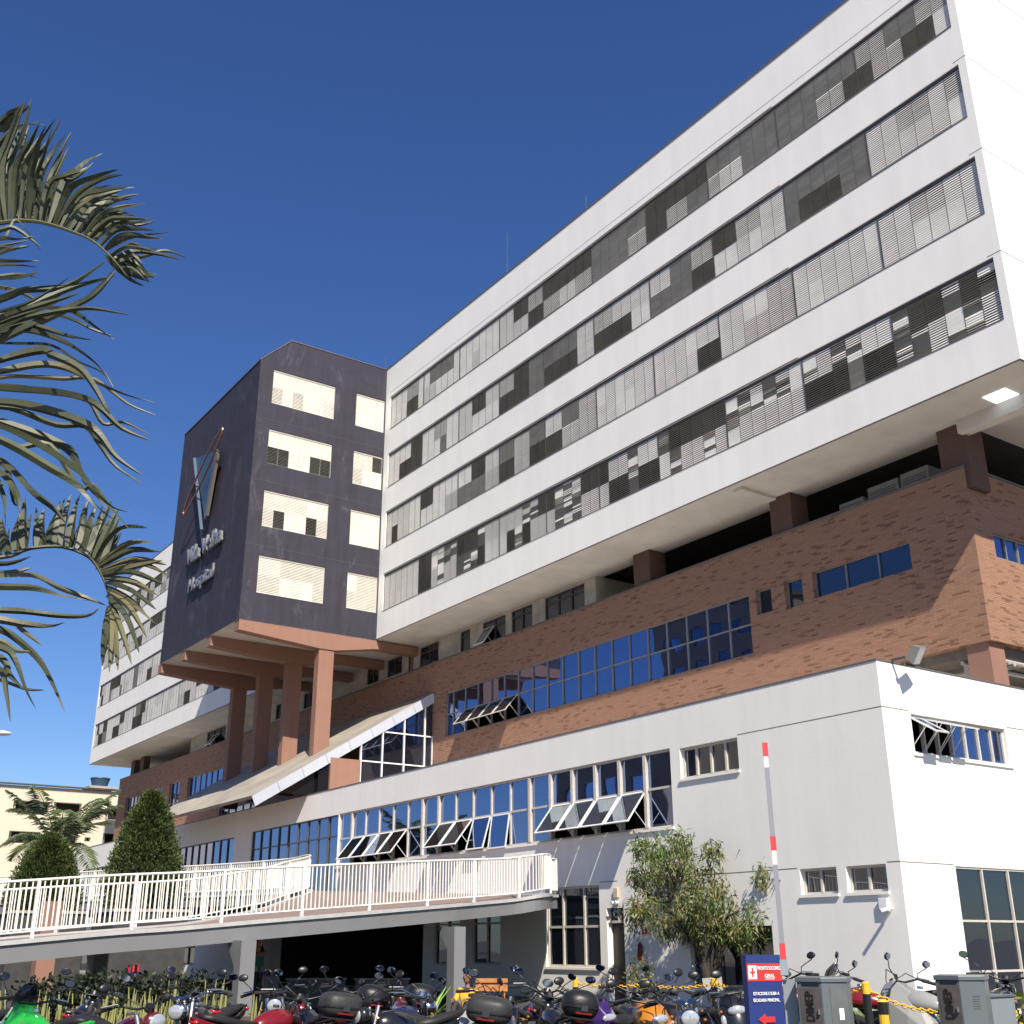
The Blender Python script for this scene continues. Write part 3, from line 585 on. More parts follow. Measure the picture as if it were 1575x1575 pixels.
for c,zt,dr in ((at(702,1450,30.2),2.0,-1),(at(378,1455,26.3),1.68,-1),(at(-160,1455,24),1.1,-1),(Vector((-29.6,8.5,0)),1.55,1),(Vector((-30.2,13.2,0)),1.98,1)):
    x,y=c.x,c.y; mb=MB(); w_=.165; 
    mb.prism([(x-w_,y-w_,0),(x+w_,y-w_,0),(x+w_,y+w_,0),(x-w_,y+w_,0)],(0,0,zt-.5))
    mb.loft([[(x-w_,y-w_,zt-.5),(x+w_,y-w_,zt-.5),(x+w_,y+w_,zt-.5),(x-w_,y+w_,zt-.5)],[(x-w_-.5,y-w_,zt+.02),(x+w_,y-w_,zt+.02),(x+w_,y+w_,zt+.02),(x-w_-.5,y+w_,zt+.02)]])
    mb.build('ramp_column',GREYP,ramp,RO)
c_=at(64,1500,41)
for x,y in ((c_.x,c_.y),):
    mb=MB(); mb.box((x-.28,y-.28,0),(x+.28,y+.28,2.93)); mb.build('ramp_column',TERRA,ramp,RO)

# ================================================================ things on and by the walls
def leafmat(name,c1,c2,vs=2.0,rough=.55,tr=.25):
    m=mat(name,c1,rough,col2=c2,vs=vs); return m
def thing1(mb,name,m,org,label,cat,group=None,**k):
    o=mb.build(name,m,None,org,**k); return tag(o,label,cat,group)
# floodlight
fl=empty('floodlight',(-17.55,24.2,8.2)); tag(fl,'square grey floodlight clamped to the podium parapet','floodlight'); O=(-17.55,24.2,8.2)
m=MB(); m.box((-17.66,23.95,8.262),(-17.25,24.0,8.32)); m.box((-17.4,23.95,8.1),(-17.3,24.4,8.16)); m.build('bracket',FRAMED,fl,O)
m=MB(); c=Vector((-17.1,24.2,8.38)); R_=Matrix.Rotation(RAD(35),3,'Y')@Matrix.Rotation(RAD(20),3,'Z')
m.add([c+R_@Vector(v) for v in [(-.12,-.18,-.18),(.12,-.24,-.24),(.12,.24,-.24),(-.12,.18,-.18),(-.12,-.18,.18),(.12,-.24,.24),(.12,.24,.24),(-.12,.18,.18)]],[(0,3,2,1),(4,5,6,7),(0,1,5,4),(2,3,7,6),(3,0,4,7)]); m.build('housing',mat('lamp_grey',(.22,.21,.20),.5),fl,O)
m=MB(); m.quad(*[c+R_@Vector(v) for v in [(.115,-.23,-.23),(.115,.23,-.23),(.115,.23,.23),(.115,-.23,.23)]]); m.build('lens',mat('lens',(.35,.36,.36),.1),fl,O)
# junction box and camera
jb=empty('wall_box',(-18.25,Y0,2.5)); tag(jb,'small white wall box near the podium corner','wall box'); m=MB(); m.box((-18.36,Y0-.10,2.3),(-18.12,Y0-.002,2.6)); m.build('box_cover',FRAMEW,jb,(-18.25,Y0,2.5),bev=.01)
cm=empty('security_camera',(-18.05,Y0,2.35)); tag(cm,'white bullet camera just right of the wall box','security camera'); O=(-18.05,Y0,2.35); m=MB(); m.tube([(-18.05,Y0-.002,2.35),(-18.05,Y0-.15,2.35)],.015,6); m.build('arm',FRAMEW,cm,O); m=MB(); m.tube([(-18.05,Y0-.12,2.36),(-18.12,Y0-.36,2.30)],.045,10); m.build('camera_body',FRAMEW,cm,O)
# extinguisher, sign, siren box
ex=empty('fire_extinguisher',(-26.98,Y0-.12,1.2)); tag(ex,'fire extinguisher hanging on the shaded wall under the tree','fire extinguisher'); O=(-26.98,Y0-.12,1.2)
RED=mat('red_paint',(.42,.02,.02),.35); m=MB(); m.tube([(-26.98,Y0-.12,1.15),(-26.98,Y0-.12,1.2),(-26.98,Y0-.12,1.55),(-26.98,Y0-.12,1.62),(-26.98,Y0-.12,1.66)],[.05,.08,.08,.05,.02],12); m.build('cylinder',mat('dark_red',(.08,.012,.012),.4),ex,O,smooth=True)
m=MB(); m.tube([(-26.98,Y0-.12,1.16),(-26.98,Y0-.12,1.26)],.083,12); m.build('base_band',RED,ex,O); m=MB(); m.tube([(-26.98+.0-.13+.13*math.cos(t),Y0-.1,1.82+.12*math.sin(t)) for t in [k*.5 for k in range(12)]],.012,6); m.build('hose',BLACKP,ex,O)
sg=empty('extinguisher_sign',(-26.88,Y0-.02,2.0)); tag(sg,'small red sign above the fire extinguisher','wall sign'); O=(-26.88,Y0-.02,2.0); m=MB(); m.box((-26.98,Y0-.02,1.88),(-26.76,Y0-.003,2.12)); m.build('panel',RED,sg,O); m=MB(); m.box((-26.90,Y0-.025,1.92),(-26.84,Y0-.021,2.05)); m.box((-26.89,Y0-.025,2.06),(-26.82,Y0-.021,2.085)); m.build('symbol',FRAMEW,sg,O)
sb_=MB(); sb_.box((-28.17,Y0-.08,2.92),(-27.98,Y0-.002,3.2)); o=thing1(sb_,'alarm_box',mat('beige_plastic',(.50,.42,.30),.5),(-28.07,Y0,3),'beige alarm box on the wall above the narrow door','alarm box',bev=.01)
el=empty('emergency_light',(-28.1,Y0,2.78)); tag(el,'twin white emergency lamps over the narrow door','emergency light'); O=(-28.1,Y0,2.78)
for dx in (-.09,.09):
    m=MB(); m.tube([(-28.1+dx,Y0-.03,2.79),(-28.1+dx,Y0-.16,2.77)],[.03,.06],10); m.build('lamp',FRAMEW,el,O)
m=MB(); m.box((-28.16,Y0-.05,2.73),(-28.04,Y0-.002,2.83)); m.build('housing',FRAMEW,el,O)
# air conditioner units on the brick storey
for k,(x0,x1,h) in enumerate(((-24.0,-22.95,.75),(-22.75,-21.5,.95),(-21.4,-20.3,1.0))):
    O=((x0+x1)/2,31.2,14.71); a=empty('air_conditioner',O); tag(a,['lowest of the three grey air conditioners behind the brick parapet','middle grey air conditioner behind the brick parapet','rightmost of the three grey air conditioners behind the brick parapet'][k],'air conditioner','air conditioners on the open floor')
    m=MB(); m.box((x0,30.7,14.71),(x1,31.5,14.71+.55+h)); m.build('casing',mat('ac_grey',(.20,.20,.19),.5),a,O,bev=.02)
    m=MB()
    for j in range(9): m.box((x0+.08,30.685,15.3+j*h*.09),(x1-.08,30.699,15.3+j*h*.09+.03))
    m.build('grille',FRAMED,a,O)
# lightning rods
for k,(px,py,pb,lab) in enumerate(((780,358,420,'tallest lightning rod, left of the middle of the white roof'),(901,302,330,'short lightning rod further right on the white roof'),(593,550,572,'stubby lightning rod where tower and white roof meet'))):
    t=at(px,py,10); d=(t-EYE); s=(36 if k<2 else 29.5)/d.y; T_=EYE+d*s
    m=MB(); m.tube([(T_.x,T_.y,33.0),(T_.x,T_.y,34.2),(T_.x,T_.y,T_.z)],[.05,.035,.02],6); o=empty('lightning_rod',(T_.x,T_.y,33)); tag(o,lab,'lightning rod'); m.build('mast',FRAMED,o,(T_.x,T_.y,33)); m=MB(); m.tube([(T_.x,T_.y,33.9),(T_.x,T_.y,34.0)],.09,8); m.build('clamp',STEEL,o,(T_.x,T_.y,33))

# ================================================================ buildings behind
CB=empty('cream_building',(-125,24,0)); tag(CB,'cream low apartment building behind the palm at far left','building'); O=(-125,24,0)
CREAM=mat('cream_wall',(.60,.545,.44),.8,var=.05,vs=.4,bump=.1,streak=4)
op=[(24.6-3,26.6-3+.2,14.1,15.4),(25.6,29.13,14.1,15.4),(29.53,32.3,14.45,15.45),(33.6,34.1,14.7,15.25),(34.9,36.4,13.95,15.43),(34.85,36.2,11.3,12.6),(33.0,33.6,11.7,12.1),(29.5,32.3,11.2,12.4),(25.6,28.6,11.2,12.4),(18,21,14.1,15.4),(18,21,11,12.3),(12,16,14.1,15.4)]
mb=MB(); wall(mb,PX(-125),0,50,0,16.85,op,.9); wall(mb,PY(0),-145,-125,0,16.85,[]); wall(mb,lambda u,v,w_:(u,50-w_,v),-145,-125,0,16.85,[]); mb.build('wall',CREAM,CB,O)
for a,b,c,d in op: mb=MB(); mb.quad((-125.9,a,c),(-125.9,b,c),(-125.9,b,d),(-125.9,a,d)); mb.build('room_interior',VOID,CB,O)
for (a,b,c,d) in op:
    m=MB(); m.box((-125.6,a+.1,c),(-125.55,a+.35,d)); m.box((-125.6,a+.35,c),(-125.55,b-.1,c+.1)); m.build('window_frame',FRAMEL,CB,O)
mb=MB(); pts=[]
for i in range(250): y=i*.2; mb.add([(-124.6,y,16.86),(-124.6,y+.1,17.0),(-124.6,y+.2,16.86),(-135,y+.2,18.2),(-135,y+.1,18.34),(-135,y,18.2)],[(0,1,4,5),(1,2,3,4)])
mb.build('roof',mat('old_tile',(.12,.09,.075),.9,var=.2,vs=3),CB,O)
TK=empty('water_tank',(-127,34.4,17.4)); tag(TK,'blue water tank on the cream building roof','water tank'); O=(-127,34.4,17.4)
m=MB(); m.tube([(-127,34.4,17.45),(-127,34.4,17.6),(-127,34.4,18.3)],[.75,.8,1.0],20); m.build('tank',mat('tank_blue',(.035,.08,.14),.5),TK,O); m=MB(); m.tube([(-127,34.4,18.31),(-127,34.4,18.42),(-127,34.4,18.5)],[1.05,1.0,.3],20); m.build('lid',mat('tank_blue',(0,0,0)),TK,O)
m=MB(); m.box((-128.4,33.0,17.2),(-125.6,35.9,17.44)); m.build('slab',CONC,TK,O)
# opposite side of the street (seen only in the window panes)
OBm=mat('opposite_wall',(.30,.25,.20),.8,var=.15,vs=.3)
for k,(x0,y0,x1,y1,h,lab) in enumerate(((-81.5,-30,-66,-14,31,'brown apartment block across the street reflected in the strip window'),(-105,-60,-84,-44,24,'tall pale block across the street reflected in the glass'),(-52,-48,-38,-30,9,'low tiled house across the street reflected in the shop glass'))):
    O=((x0+x1)/2,(y0+y1)/2,0); b=empty('apartment_block' if k<2 else 'house',O); tag(b,lab,'building')
    hs=[(x0+1.5+3*i,x0+3+3*i,1+3*j,2.4+3*j) for i in range(int((x1-x0-2)/3)) for j in range(int(h/3))]
    mb=MB(); wall(mb,lambda u,v,w_:(u,y1-w_,v),x0,x1,0,h,hs,.15); mb.quad((x0,y0,h),(x1,y0,h),(x1,y1,h),(x0,y1,h)); mb.quad((x1,y0,0),(x1,y1,0),(x1,y1,h),(x1,y0,h)); mb.quad((x0,y0,0),(x0,y1,0),(x0,y1,h),(x0,y0,h)); mb.quad((x0,y0,0),(x1,y0,0),(x1,y0,h),(x0,y0,h)); mb.build('wall',OBm,b,O)
    mb=MB(); mb.box((x0-.3,y0-.3,h+.01),(x1+.3,y1+.3,h+.4)); mb.build('roof',MATS['old_tile'],b,O)
    for a,c,d,e in hs: 
        m=MB(); m.quad((a,y1-.14,d),(c,y1-.14,d),(c,y1-.14,e),(a,y1-.14,e)); m.build('pane',GD,b,O)

# ================================================================ foliage
def leaf(mb,p,d,up,L,w_,droop=0):
    d=d.normalized(); s=d.cross(up); 
    if s.length<1e-4: s=Vector((1,0,0))
    s.normalize(); a=p+d*L*.5+Vector((0,0,-droop*.3)); e=p+d*L+Vector((0,0,-droop))
    b=len(mb.v); mb.v+=[tuple(p),tuple(a-s*w_*.5),tuple(e),tuple(a+s*w_*.5)]; mb.f+=[(b,b+1,b+2,b+3)]; mb.m.append(mb.mi)
def rv(): 
    while True:
        v=Vector((random.uniform(-1,1),random.uniform(-1,1),random.uniform(-1,1)))
        if .05<v.length<1: return v
BARK=mat('bark',(.10,.075,.055),.95,var=.3,vs=6,bump=.6,bs=15)
# conifers
CG=[leafmat('conifer_light',(.11,.145,.035),(.05,.08,.02),1.5),leafmat('conifer_dark',(.022,.036,.011),(.04,.06,.015),1.5)]
def conifer(base,H_,Rb,label,z0=0.05,ex=.62):
    o=empty('conifer_tree',base); tag(o,label,'conifer','conifers beside the ramp'); t=MB(); t.tube([base,Vector(base)+Vector((0,0,H_*.8))],[.16,.04],8); t.build('trunk',BARK,o,base)
    m=MB(); B=Vector(base)
    nclump=900
    for i in range(nclump):
        h=random.random()**.85; th_=random.uniform(0,6.283); prof=(1-h)**ex*(1 if h>.12 else .75+h*2.1)
        rr=Rb*prof*random.uniform(.78,1.06); c=B+Vector((math.cos(th_)*rr,math.sin(th_)*rr,z0+h*(H_-z0)))
        out=Vector((math.cos(th_),math.sin(th_),.55)).normalized(); cr_=random.uniform(.16,.30)
        for j in range(34):
            v=rv().normalized(); p=c+v*cr_*random.uniform(.5,1); dd=(v+out*.9+Vector((0,0,.5)))
            m.mi=0 if random.random()<.5 else 1; leaf(m,p,dd,rv(),random.uniform(.08,.16),.045)
    # inner mass
    for i in range(2500):
        h=random.random(); th_=random.uniform(0,6.283); rr=Rb*(1-h)**ex*random.uniform(.2,.8); m.mi=1; leaf(m,B+Vector((math.cos(th_)*rr,math.sin(th_)*rr,z0+h*(H_-z0))),rv(),rv(),.3,.2)
    m.build('crown',CG,o,base)
PLW=mat('planter_wall',(.045,.043,.042),.85,var=.2)
def planter(c,w_,lab):
    o=empty('raised_planter',(c.x,c.y,0)); tag(o,lab,'planter'); O=(c.x,c.y,0)
    m=MB(); m.box((c.x-w_,c.y-w_,0),(c.x+w_,c.y+w_,2.7)); m.build('wall',PLW,o,O); m=MB(); m.box((c.x-w_-.06,c.y-w_-.06,2.701),(c.x+w_+.06,c.y+w_+.06,2.8)); m.build('coping',CONC,o,O)
c=at(216,1400,45); planter(c,1.3,'grey raised planter under the tall conifer'); conifer((c.x,c.y,2.8),4.0,1.5,'tall cone shaped conifer in front of the brick wall')
c=at(64,1400,48); planter(c,1.3,'grey raised planter under the shorter conifer'); conifer((c.x,c.y,2.8),2.6,1.3,'shorter conifer at left in front of the cream building',ex=.5)
# feather palm behind
PG=[leafmat('palm_green',(.055,.085,.03),(.10,.13,.05),3),leafmat('palm_pale',(.16,.18,.10),(.10,.13,.06),3)]
def feather(m,base,dirh,L,lift,droop,nl=26,ll=.6,lw=.05):
    pts=[]; 
    for i in range(9):
        t=i/8; pts.append(base+dirh*L*t*(1-.12*t)+Vector((0,0,lift*t-droop*t*t)))
    m.mi=0; m.tube(pts,[.035*(1-.8*i/8) for i in range(9)],5,cap=False)
    for k in range(nl):
        t=.12+.88*k/nl; i=min(7,int(t*8)); f=t*8-i; p=pts[i].lerp(pts[i+1],f); tg=(pts[i+1]-pts[i]).normalized(); s=tg.cross(Vector((0,0,1))).normalized()
        l=ll*(math.sin(math.pi*min(1,t*.9+.12))**.6)*random.uniform(.8,1.1)
        for sg_ in (-1,1):
            m.mi=random.choice((0,0,1)); d=(s*sg_+tg*.55+Vector((0,0,random.uniform(.0,.35)))).normalized(); leaf(m,p,d,Vector((0,0,1)).cross(d)+rv()*.3,l,lw,droop=l*.45)
PB=at(72,1400,58); PB=Vector((PB.x,PB.y,0)); o=empty('palm_tree',PB); tag(o,'feathery palm in front of the cream building at far left','palm tree')
t=MB(); t.tube([PB,PB+Vector((.1,0,3)),PB+Vector((0,.1,5.6))],[.22,.17,.14],10); t.build('trunk',BARK,o,PB)
cw=PB+Vector((0,.1,5.8))
for k in range(20):
    a=k*2.4; m=MB(); el_=random.uniform(1.2,4.6); feather(m,cw,Vector((math.cos(a),math.sin(a),0)),random.uniform(2.5,3.3),el_,random.uniform(1.4,2.8),36,.95,.085); m.build('frond',PG,o,PB)
# ================================================================ near palm (crown outside the picture on the left)
NP=[leafmat('frond_leaf',(.032,.040,.017),(.078,.088,.048),2.2,rough=.5),leafmat('frond_dry_and_lit',(.16,.145,.075),(.09,.088,.045),2,rough=.5),leafmat('rachis_green',(.045,.05,.022),(.08,.08,.035),2)]
def frondmesh(rach,leaves,D0,wsc=1.0,rw=.022):
    m=MB(); rp=[at(x,y,D) for x,y,D in rach]; rp=cr(rp,4); m.mi=2; k=len(rp); m.tube(rp,[rw*(1-.75*i/k) for i in range(k)],6)
    for lf in leaves:
        pts,w_,mi=lf; q=cr([at(x,y,D) for x,y,D in pts],4); nq=len(q); m.mi=mi; dry=random.choice((2,2,.9,.85,.78)); tw=random.uniform(-.8,.8); tw2=random.uniform(-2.0,2.0)
        L=[];
        for i,p in enumerate(q):
            d=(q[min(i+1,nq-1)]-q[max(i-1,0)]).normalized(); v=(p-EYE).normalized(); s=d.cross(v).normalized(); u=s.cross(d).normalized()
            t=i/(nq-1); an=tw+tw2*max(0,t-.45)*1.6; ww=w_*wsc*.72*(min(1,.35+t*3.2))*(1-t**3.0)*.5+.002
            sd=s*math.cos(an)+u*math.sin(an); nn=sd.cross(d); L.append((p-sd*ww+nn*ww*.75,p,p+sd*ww+nn*ww*.75))
        b=len(m.v)
        for a_,b_,c_ in L: m.v+=[tuple(a_),tuple(b_),tuple(c_)]
        for i in range(nq-1):
            k2=b+3*i; mj=1 if (i>nq*dry and mi==0) else mi; m.f+=[(k2,k2+1,k2+4,k2+3),(k2+1,k2+2,k2+5,k2+4)]; m.m+=[mj,mj]
    return m
S2=lambda x,y:(x/5.625,150+y/5.625); S3=lambda x,y:(x/3.936,400+y/3.936); S4=lambda x,y:(x/4.375,750+y/4.375)
def lv(S,pts,w_,mi=0,D=8,dD=0):
    n_=len(pts); return ([(*S(*p),D+dD*i/(n_-1)) for i,p in enumerate(pts)],w_,mi)
NPb=at(-420,1300,8.4); NPb=Vector((NPb.x,NPb.y,.0)); CRN=at(-330,560,8.2)
palm=empty('palm_tree',NPb); tag(palm,'near palm whose long ribbon fronds hang into the left of the picture','palm tree')
t=MB(); t.tube([NPb,NPb.lerp(CRN,.35)+Vector((.05,0,0)),NPb.lerp(CRN,.75),CRN],[.20,.16,.14,.10],14); t.build('trunk',BARK,palm,NPb,smooth=True)
C0=(-330,560,8.2)
# upper frond
ra=[C0,(-230,420,8.1),(-110,360,8.0)]+[(*S2(*p),D) for p,D in (((0,1085),7.95),((220,1065),7.9),((420,1095),7.85),((620,1160),7.8),((800,1240),7.75),((960,1380),7.7),((1110,1560),7.7))]
lf=[]
base=[(0,1080),(60,1075),(120,1070),(180,1068),(240,1070),(300,1075),(350,1085),(410,1095),(470,1108),(530,1125),(590,1145),(650,1172),(710,1195),(760,1220),(810,1245),(860,1290),(900,1330),(940,1370),(975,1400),(1010,1440),(1050,1490)]
tips=[((-120,700),(170,90)),((-60,640),(220,40)),((60,600),(350,195)),((150,560),(480,190)),((200,700),(390,255)),((260,680),(575,315)),((330,640),(700,640)),((420,620),(845,490)),((500,740),(1020,625)),((560,800),(1110,775)),((640,860),(1060,800)),((720,900),(1145,880)),((780,930),(1205,935)),((840,980),(1285,1050)),((880,1010),(1300,1080)),((900,1080),(1330,1155)),((940,1130),(1415,1220)),((1000,1220),(1330,1330)),((1080,1260),(1560,1405)),((1050,1330),(1300,1530)),((1080,1400),(1280,1600))]
for i,(b_,(mid,tp)) in enumerate(zip(base,tips)):
    m_=((b_[0]+tp[0])/2*.5+mid[0]*.5,(b_[1]+tp[1])/2*.5+mid[1]*.5)
    lf.append(lv(S2,[b_,m_,((m_[0]+tp[0])/2,(m_[1]+tp[1])/2-14),tp],random.uniform(.05,.09) if i<12 else .055,0,D=7.95-.012*i,dD=random.uniform(-.5,.2)))
    if i<14:
        j=(random.uniform(-30,30),random.uniform(-30,30)); sh=.86
        lf.append(lv(S2,[(b_[0]+25,b_[1]-2),(m_[0]+30+j[0],m_[1]+30+j[1]),(b_[0]+(tp[0]-b_[0])*sh+j[0],b_[1]+(tp[1]-b_[1])*sh+40+j[1])],.075,0,D=8.05-.012*i,dD=random.uniform(-.1,.5)))
for pts in ([(-100,300),(60,160),(165,88)],[(-150,520),(20,360),(120,270),(350,195)],[(-200,700),(-40,560),(70,480)],[(0,300),(100,190),(222,40)]): lf.append(lv(S2,pts,.06,0,D=8.1,dD=-.3))
for dx,dy in ((-90,60),(-40,110),(20,50),(60,90)): lf.append(lv(S2,[(920,1360),(1060+dx*.3,1470+dy*.3),(1230+dx,1500+dy)],.05,0,D=7.7,dD=.1))
lf+=[([(x+random.uniform(-2,2)+(9 if i else 3),y+(random.uniform(-9,9) if i else 0),D+.05) for i,(x,y,D) in enumerate(p)],w_*.7,1 if random.random()<.2 else 0) for p,w_,mi in lf if random.random()<.8]
frondmesh(ra,lf,8).build('frond',NP,palm,NPb)
# middle frond, rachis just left of the picture
ra=[C0,(-220,470,8.0),(-120,480,7.6),(-80,560,7.3),(-70,660,7.1),(-80,780,7.0)]; lf=[]
for pts,w_,mi in (([(-300,420),(80,200),(380,160),(640,5)],.06,0),([(-300,560),(0,400),(330,220),(645,5)],.055,0),([(-300,470),(130,290),(480,150),(700,95)],.055,0),([(-300,640),(60,460),(430,290),(580,205),(705,60)],.07,0),([(-200,480),(100,360),(400,300),(560,290),(785,332)],.05,0),([(-200,150),(60,165),(250,262)],.05,0),([(-100,470),(120,385),(240,405),(420,465),(560,487)],.05,0),([(250,290),(430,315),(560,400),(688,480)],.05,0),([(-200,480),(100,430),(300,465),(460,545),(600,650),(685,768)],.055,0),([(-250,690),(60,590),(240,550),(300,570),(470,650),(560,760),(640,900),(668,930)],.075,0),([(-250,740),(60,665),(250,635),(390,655),(560,740),(760,820),(930,862)],.065,1),([(-250,770),(60,790),(330,810),(520,850),(620,910),(740,1020),(915,1092)],.075,0),([(-250,860),(60,870),(330,930),(520,1000),(600,1060),(700,1190),(865,1305)],.085,0),([(-250,880),(40,990),(280,1075),(430,1160),(500,1290),(600,1410),(655,1490)],.075,0),([(-250,930),(60,1040),(300,1170),(470,1290),(560,1400),(680,1500),(790,1528)],.075,0),([(-250,980),(60,1110),(300,1250),(480,1360),(580,1480),(690,1570)],.075,0),([(-250,1080),(30,1210),(210,1400),(320,1500),(400,1600)],.07,0),([(-200,1150),(30,1290),(95,1400),(115,1520)],.07,0),([(-200,1250),(-30,1360),(20,1450),(22,1560)],.05,0),([(-250,0),(80,15),(240,5)],.045,0),([(-250,110),(80,115),(235,75)],.05,0),([(-250,520),(0,360),(250,270),(480,200)],.06,0),([(-250,330),(0,250),(200,180),(420,150)],.05,0)):
    lf.append(lv(S3,pts,w_,mi,D=random.uniform(7.0,7.5),dD=random.uniform(-.6,.1)))
for pts in ([(-300,1190),(0,1140),(130,1130),(365,1305)],[(-300,1300),(0,1230),(140,1235),(300,1200)],[(-300,1280),(0,1290),(230,1280)],[(-300,1420),(0,1350),(260,1290)]): lf.append(lv(S2,pts,.05,0,D=7.6))
lf+=[([(x+random.uniform(-3,3),y+random.uniform(-4,4)+(random.uniform(-14,22) if i else 4),D+.12) for i,(x,y,D) in enumerate(p)],w_*.6,mi) for p,w_,mi in lf if random.random()<.55]
frondmesh(ra,lf,7).build('frond',NP,palm,NPb)
# lower arching frond
ra=[C0,(-240,760,8.2),(-120,850,8.2)]+[(*S4(*p),D) for p,D in (((0,470),8.2),((200,410),8.2),((420,400),8.15),((600,470),8.1),((690,600),8.1),((735,740),8.1),((745,860),8.1))]
lf=[]
for b_,tp in (((0,470),(-60,180)),((60,450),(10,200)),((110,430),(130,160)),((170,418),(170,70)),((230,408),(240,130)),((280,400),(300,140)),((330,398),(400,90)),((380,398),(440,70)),((420,400),(480,45)),((460,405),(545,40)),((500,420),(600,80)),((540,440),(640,110)),((570,450),(690,120)),((600,480),(750,90)),((630,510),(800,130)),((650,550),(805,190))):
    lf.append(lv(S4,[b_,((b_[0]+tp[0])/2-8,(b_[1]+tp[1])/2),tp],.085,0,D=8.2,dD=.15))
    lf.append(lv(S4,[(b_[0]+10,b_[1]),((b_[0]+tp[0])/2+28,(b_[1]+tp[1])/2+30),(tp[0]*.8+b_[0]*.2+46,tp[1]*.7+b_[1]*.3)],.06,0,D=8.3,dD=.3))
for b_,mid,tp in (((640,500),(800,290),(990,270)),((650,520),(860,370),(1035,365)),((655,540),(880,420),(1080,430)),((665,560),(900,480),(1120,520)),((670,575),(920,510),(1140,600)),((680,590),(880,570),(1100,650)),((690,610),(900,640),(1070,725)),((700,640),(880,700),(1050,820)),((710,660),(900,770),(1045,915)),((715,690),(860,800),(990,1015)),((720,720),(850,850),(935,1110)),((730,760),(800,930),(885,1190)),((735,790),(770,960),(795,1230)),((738,800),(740,960),(735,1240)),((730,820),(705,1000),(690,1200)),((690,600),(880,540),(1090,490))):
    lf.append(lv(S4,[b_,mid,tp],.062,1 if random.random()<.75 else 0,D=8.1,dD=-.5))  # right-hand leaflets mostly pale: sunlight put into the leaf colour
for dx in range(6): lf.append(lv(S4,[(730,800),(715+dx*8,950),(690+dx*22,1150+random.uniform(-60,60))],.05,random.choice((0,1)),D=8.1,dD=.2))
frondmesh(ra,lf,8).build('frond',NP,palm,NPb)
# lowest frond
ra=[C0,(-220,720,7.9),(-130,860,7.6),(-70,960,7.4)]; lf=[]
for pts,w_,mi in (([(-300,560),(0,590),(210,540)],.07,0),([(-150,600),(210,575),(400,665),(560,735),(725,800)],.055,1),([(-300,640),(0,660),(240,670),(430,720),(600,760)],.06,0),([(-300,800),(0,825),(170,835),(400,860),(580,860),(665,812)],.05,0),([(-300,850),(0,890),(160,920),(340,940),(440,905)],.06,1),([(-200,840),(60,880),(170,970),(280,1060)],.05,1),([(-250,900),(0,950),(120,1020),(260,1150),(350,1300),(435,1505)],.06,0),([(-250,1000),(0,1030),(110,1095),(230,1100)],.045,1),([(-250,1020),(20,1090),(90,1160),(160,1350),(240,1490)],.06,0),([(-250,1080),(0,1150),(60,1250),(150,1340)],.06,0),([(-150,1150),(10,1220),(50,1380),(72,1575)],.055,0),([(-150,500),(40,510),(210,460)],.04,0),([(-150,1250),(30,1310),(180,1360),(295,1362)],.03,0)):
    lf.append(lv(S4,pts,w_,mi,D=random.uniform(7.3,7.7),dD=random.uniform(-.4,.1)))
frondmesh(ra,lf,7.4).build('frond',NP,palm,NPb)
# three more fronds of the crown, out of the picture
for a in (2.6,3.6,4.6): m=MB(); feather(m,CRN,Vector((math.cos(a),math.sin(a),0)),2.4,.8,1.5,26,.8,.08); m.build('frond',[NP[0],NP[1]],palm,NPb)

# ================================================================ weeping tree by the podium wall
TG=[leafmat('tree_green',(.065,.095,.022),(.035,.055,.014),2.5),leafmat('tree_olive',(.19,.17,.05),(.11,.10,.03),2.5),leafmat('tree_bright',(.12,.18,.035),(.075,.12,.022),2.5)]
TB=at(1092,1450,33.2); TB=Vector((TB.x,TB.y,0)); tree=empty('weeping_tree',TB); tag(tree,'bushy olive green weeping tree in front of the podium wall','tree')
mt=MB(); D=33.2
tr=lambda px,py,dD=0: at(px,py,D+dD)
lowp=[((1094,1540),(1083,1480),(1075,1440),(1060,1400)),((1092,1535),(1078,1470),(1068,1430),(1040,1370),(1020,1310)),((1094,1540),(1100,1480),(1105,1430),(1110,1370),(1105,1310)),((1096,1540),(1110,1470),(1120,1420),(1150,1350),(1160,1300)),((1094,1530),(1090,1470),(1120,1410),(1185,1385)),((1083,1480),(1040,1410),(1000,1380),(985,1350))]
for pl in lowp:
    q=cr([tr(x,y,random.uniform(-.4,.4) if i>1 else 0) for i,(x,y) in enumerate(pl)],3); k=len(q); mt.tube(q,[max(.012,.085*(1-i/k)**1.0) for i in range(k)],7)
mt.build('trunk',mat('dark_bark',(.04,.032,.025),.95,var=.3,vs=6,bump=.6,bs=15),tree,TB)
m=MB()
blobs=[(1000,1300,24),(985,1295,14),(1025,1300,26),(1050,1290,22),(1045,1325,28),(1000,1345,26),(980,1340,16),(1020,1335,26),(1030,1370,30),(985,1385,20),(975,1400,16),(1005,1400,22),(1050,1400,30),(1030,1420,18),(1080,1345,30),(1100,1310,22),(1095,1300,15),(1125,1295,20),(1150,1300,20),(1170,1315,20),(1180,1340,20),(1125,1330,26),(1155,1345,28),(1100,1375,34),(1140,1380,34),(1175,1380,26),(1190,1405,20),(1160,1410,26),(1120,1410,30),(1085,1415,28),(1070,1380,30),(1180,1425,16),(1140,1428,18),(1060,1425,18)]
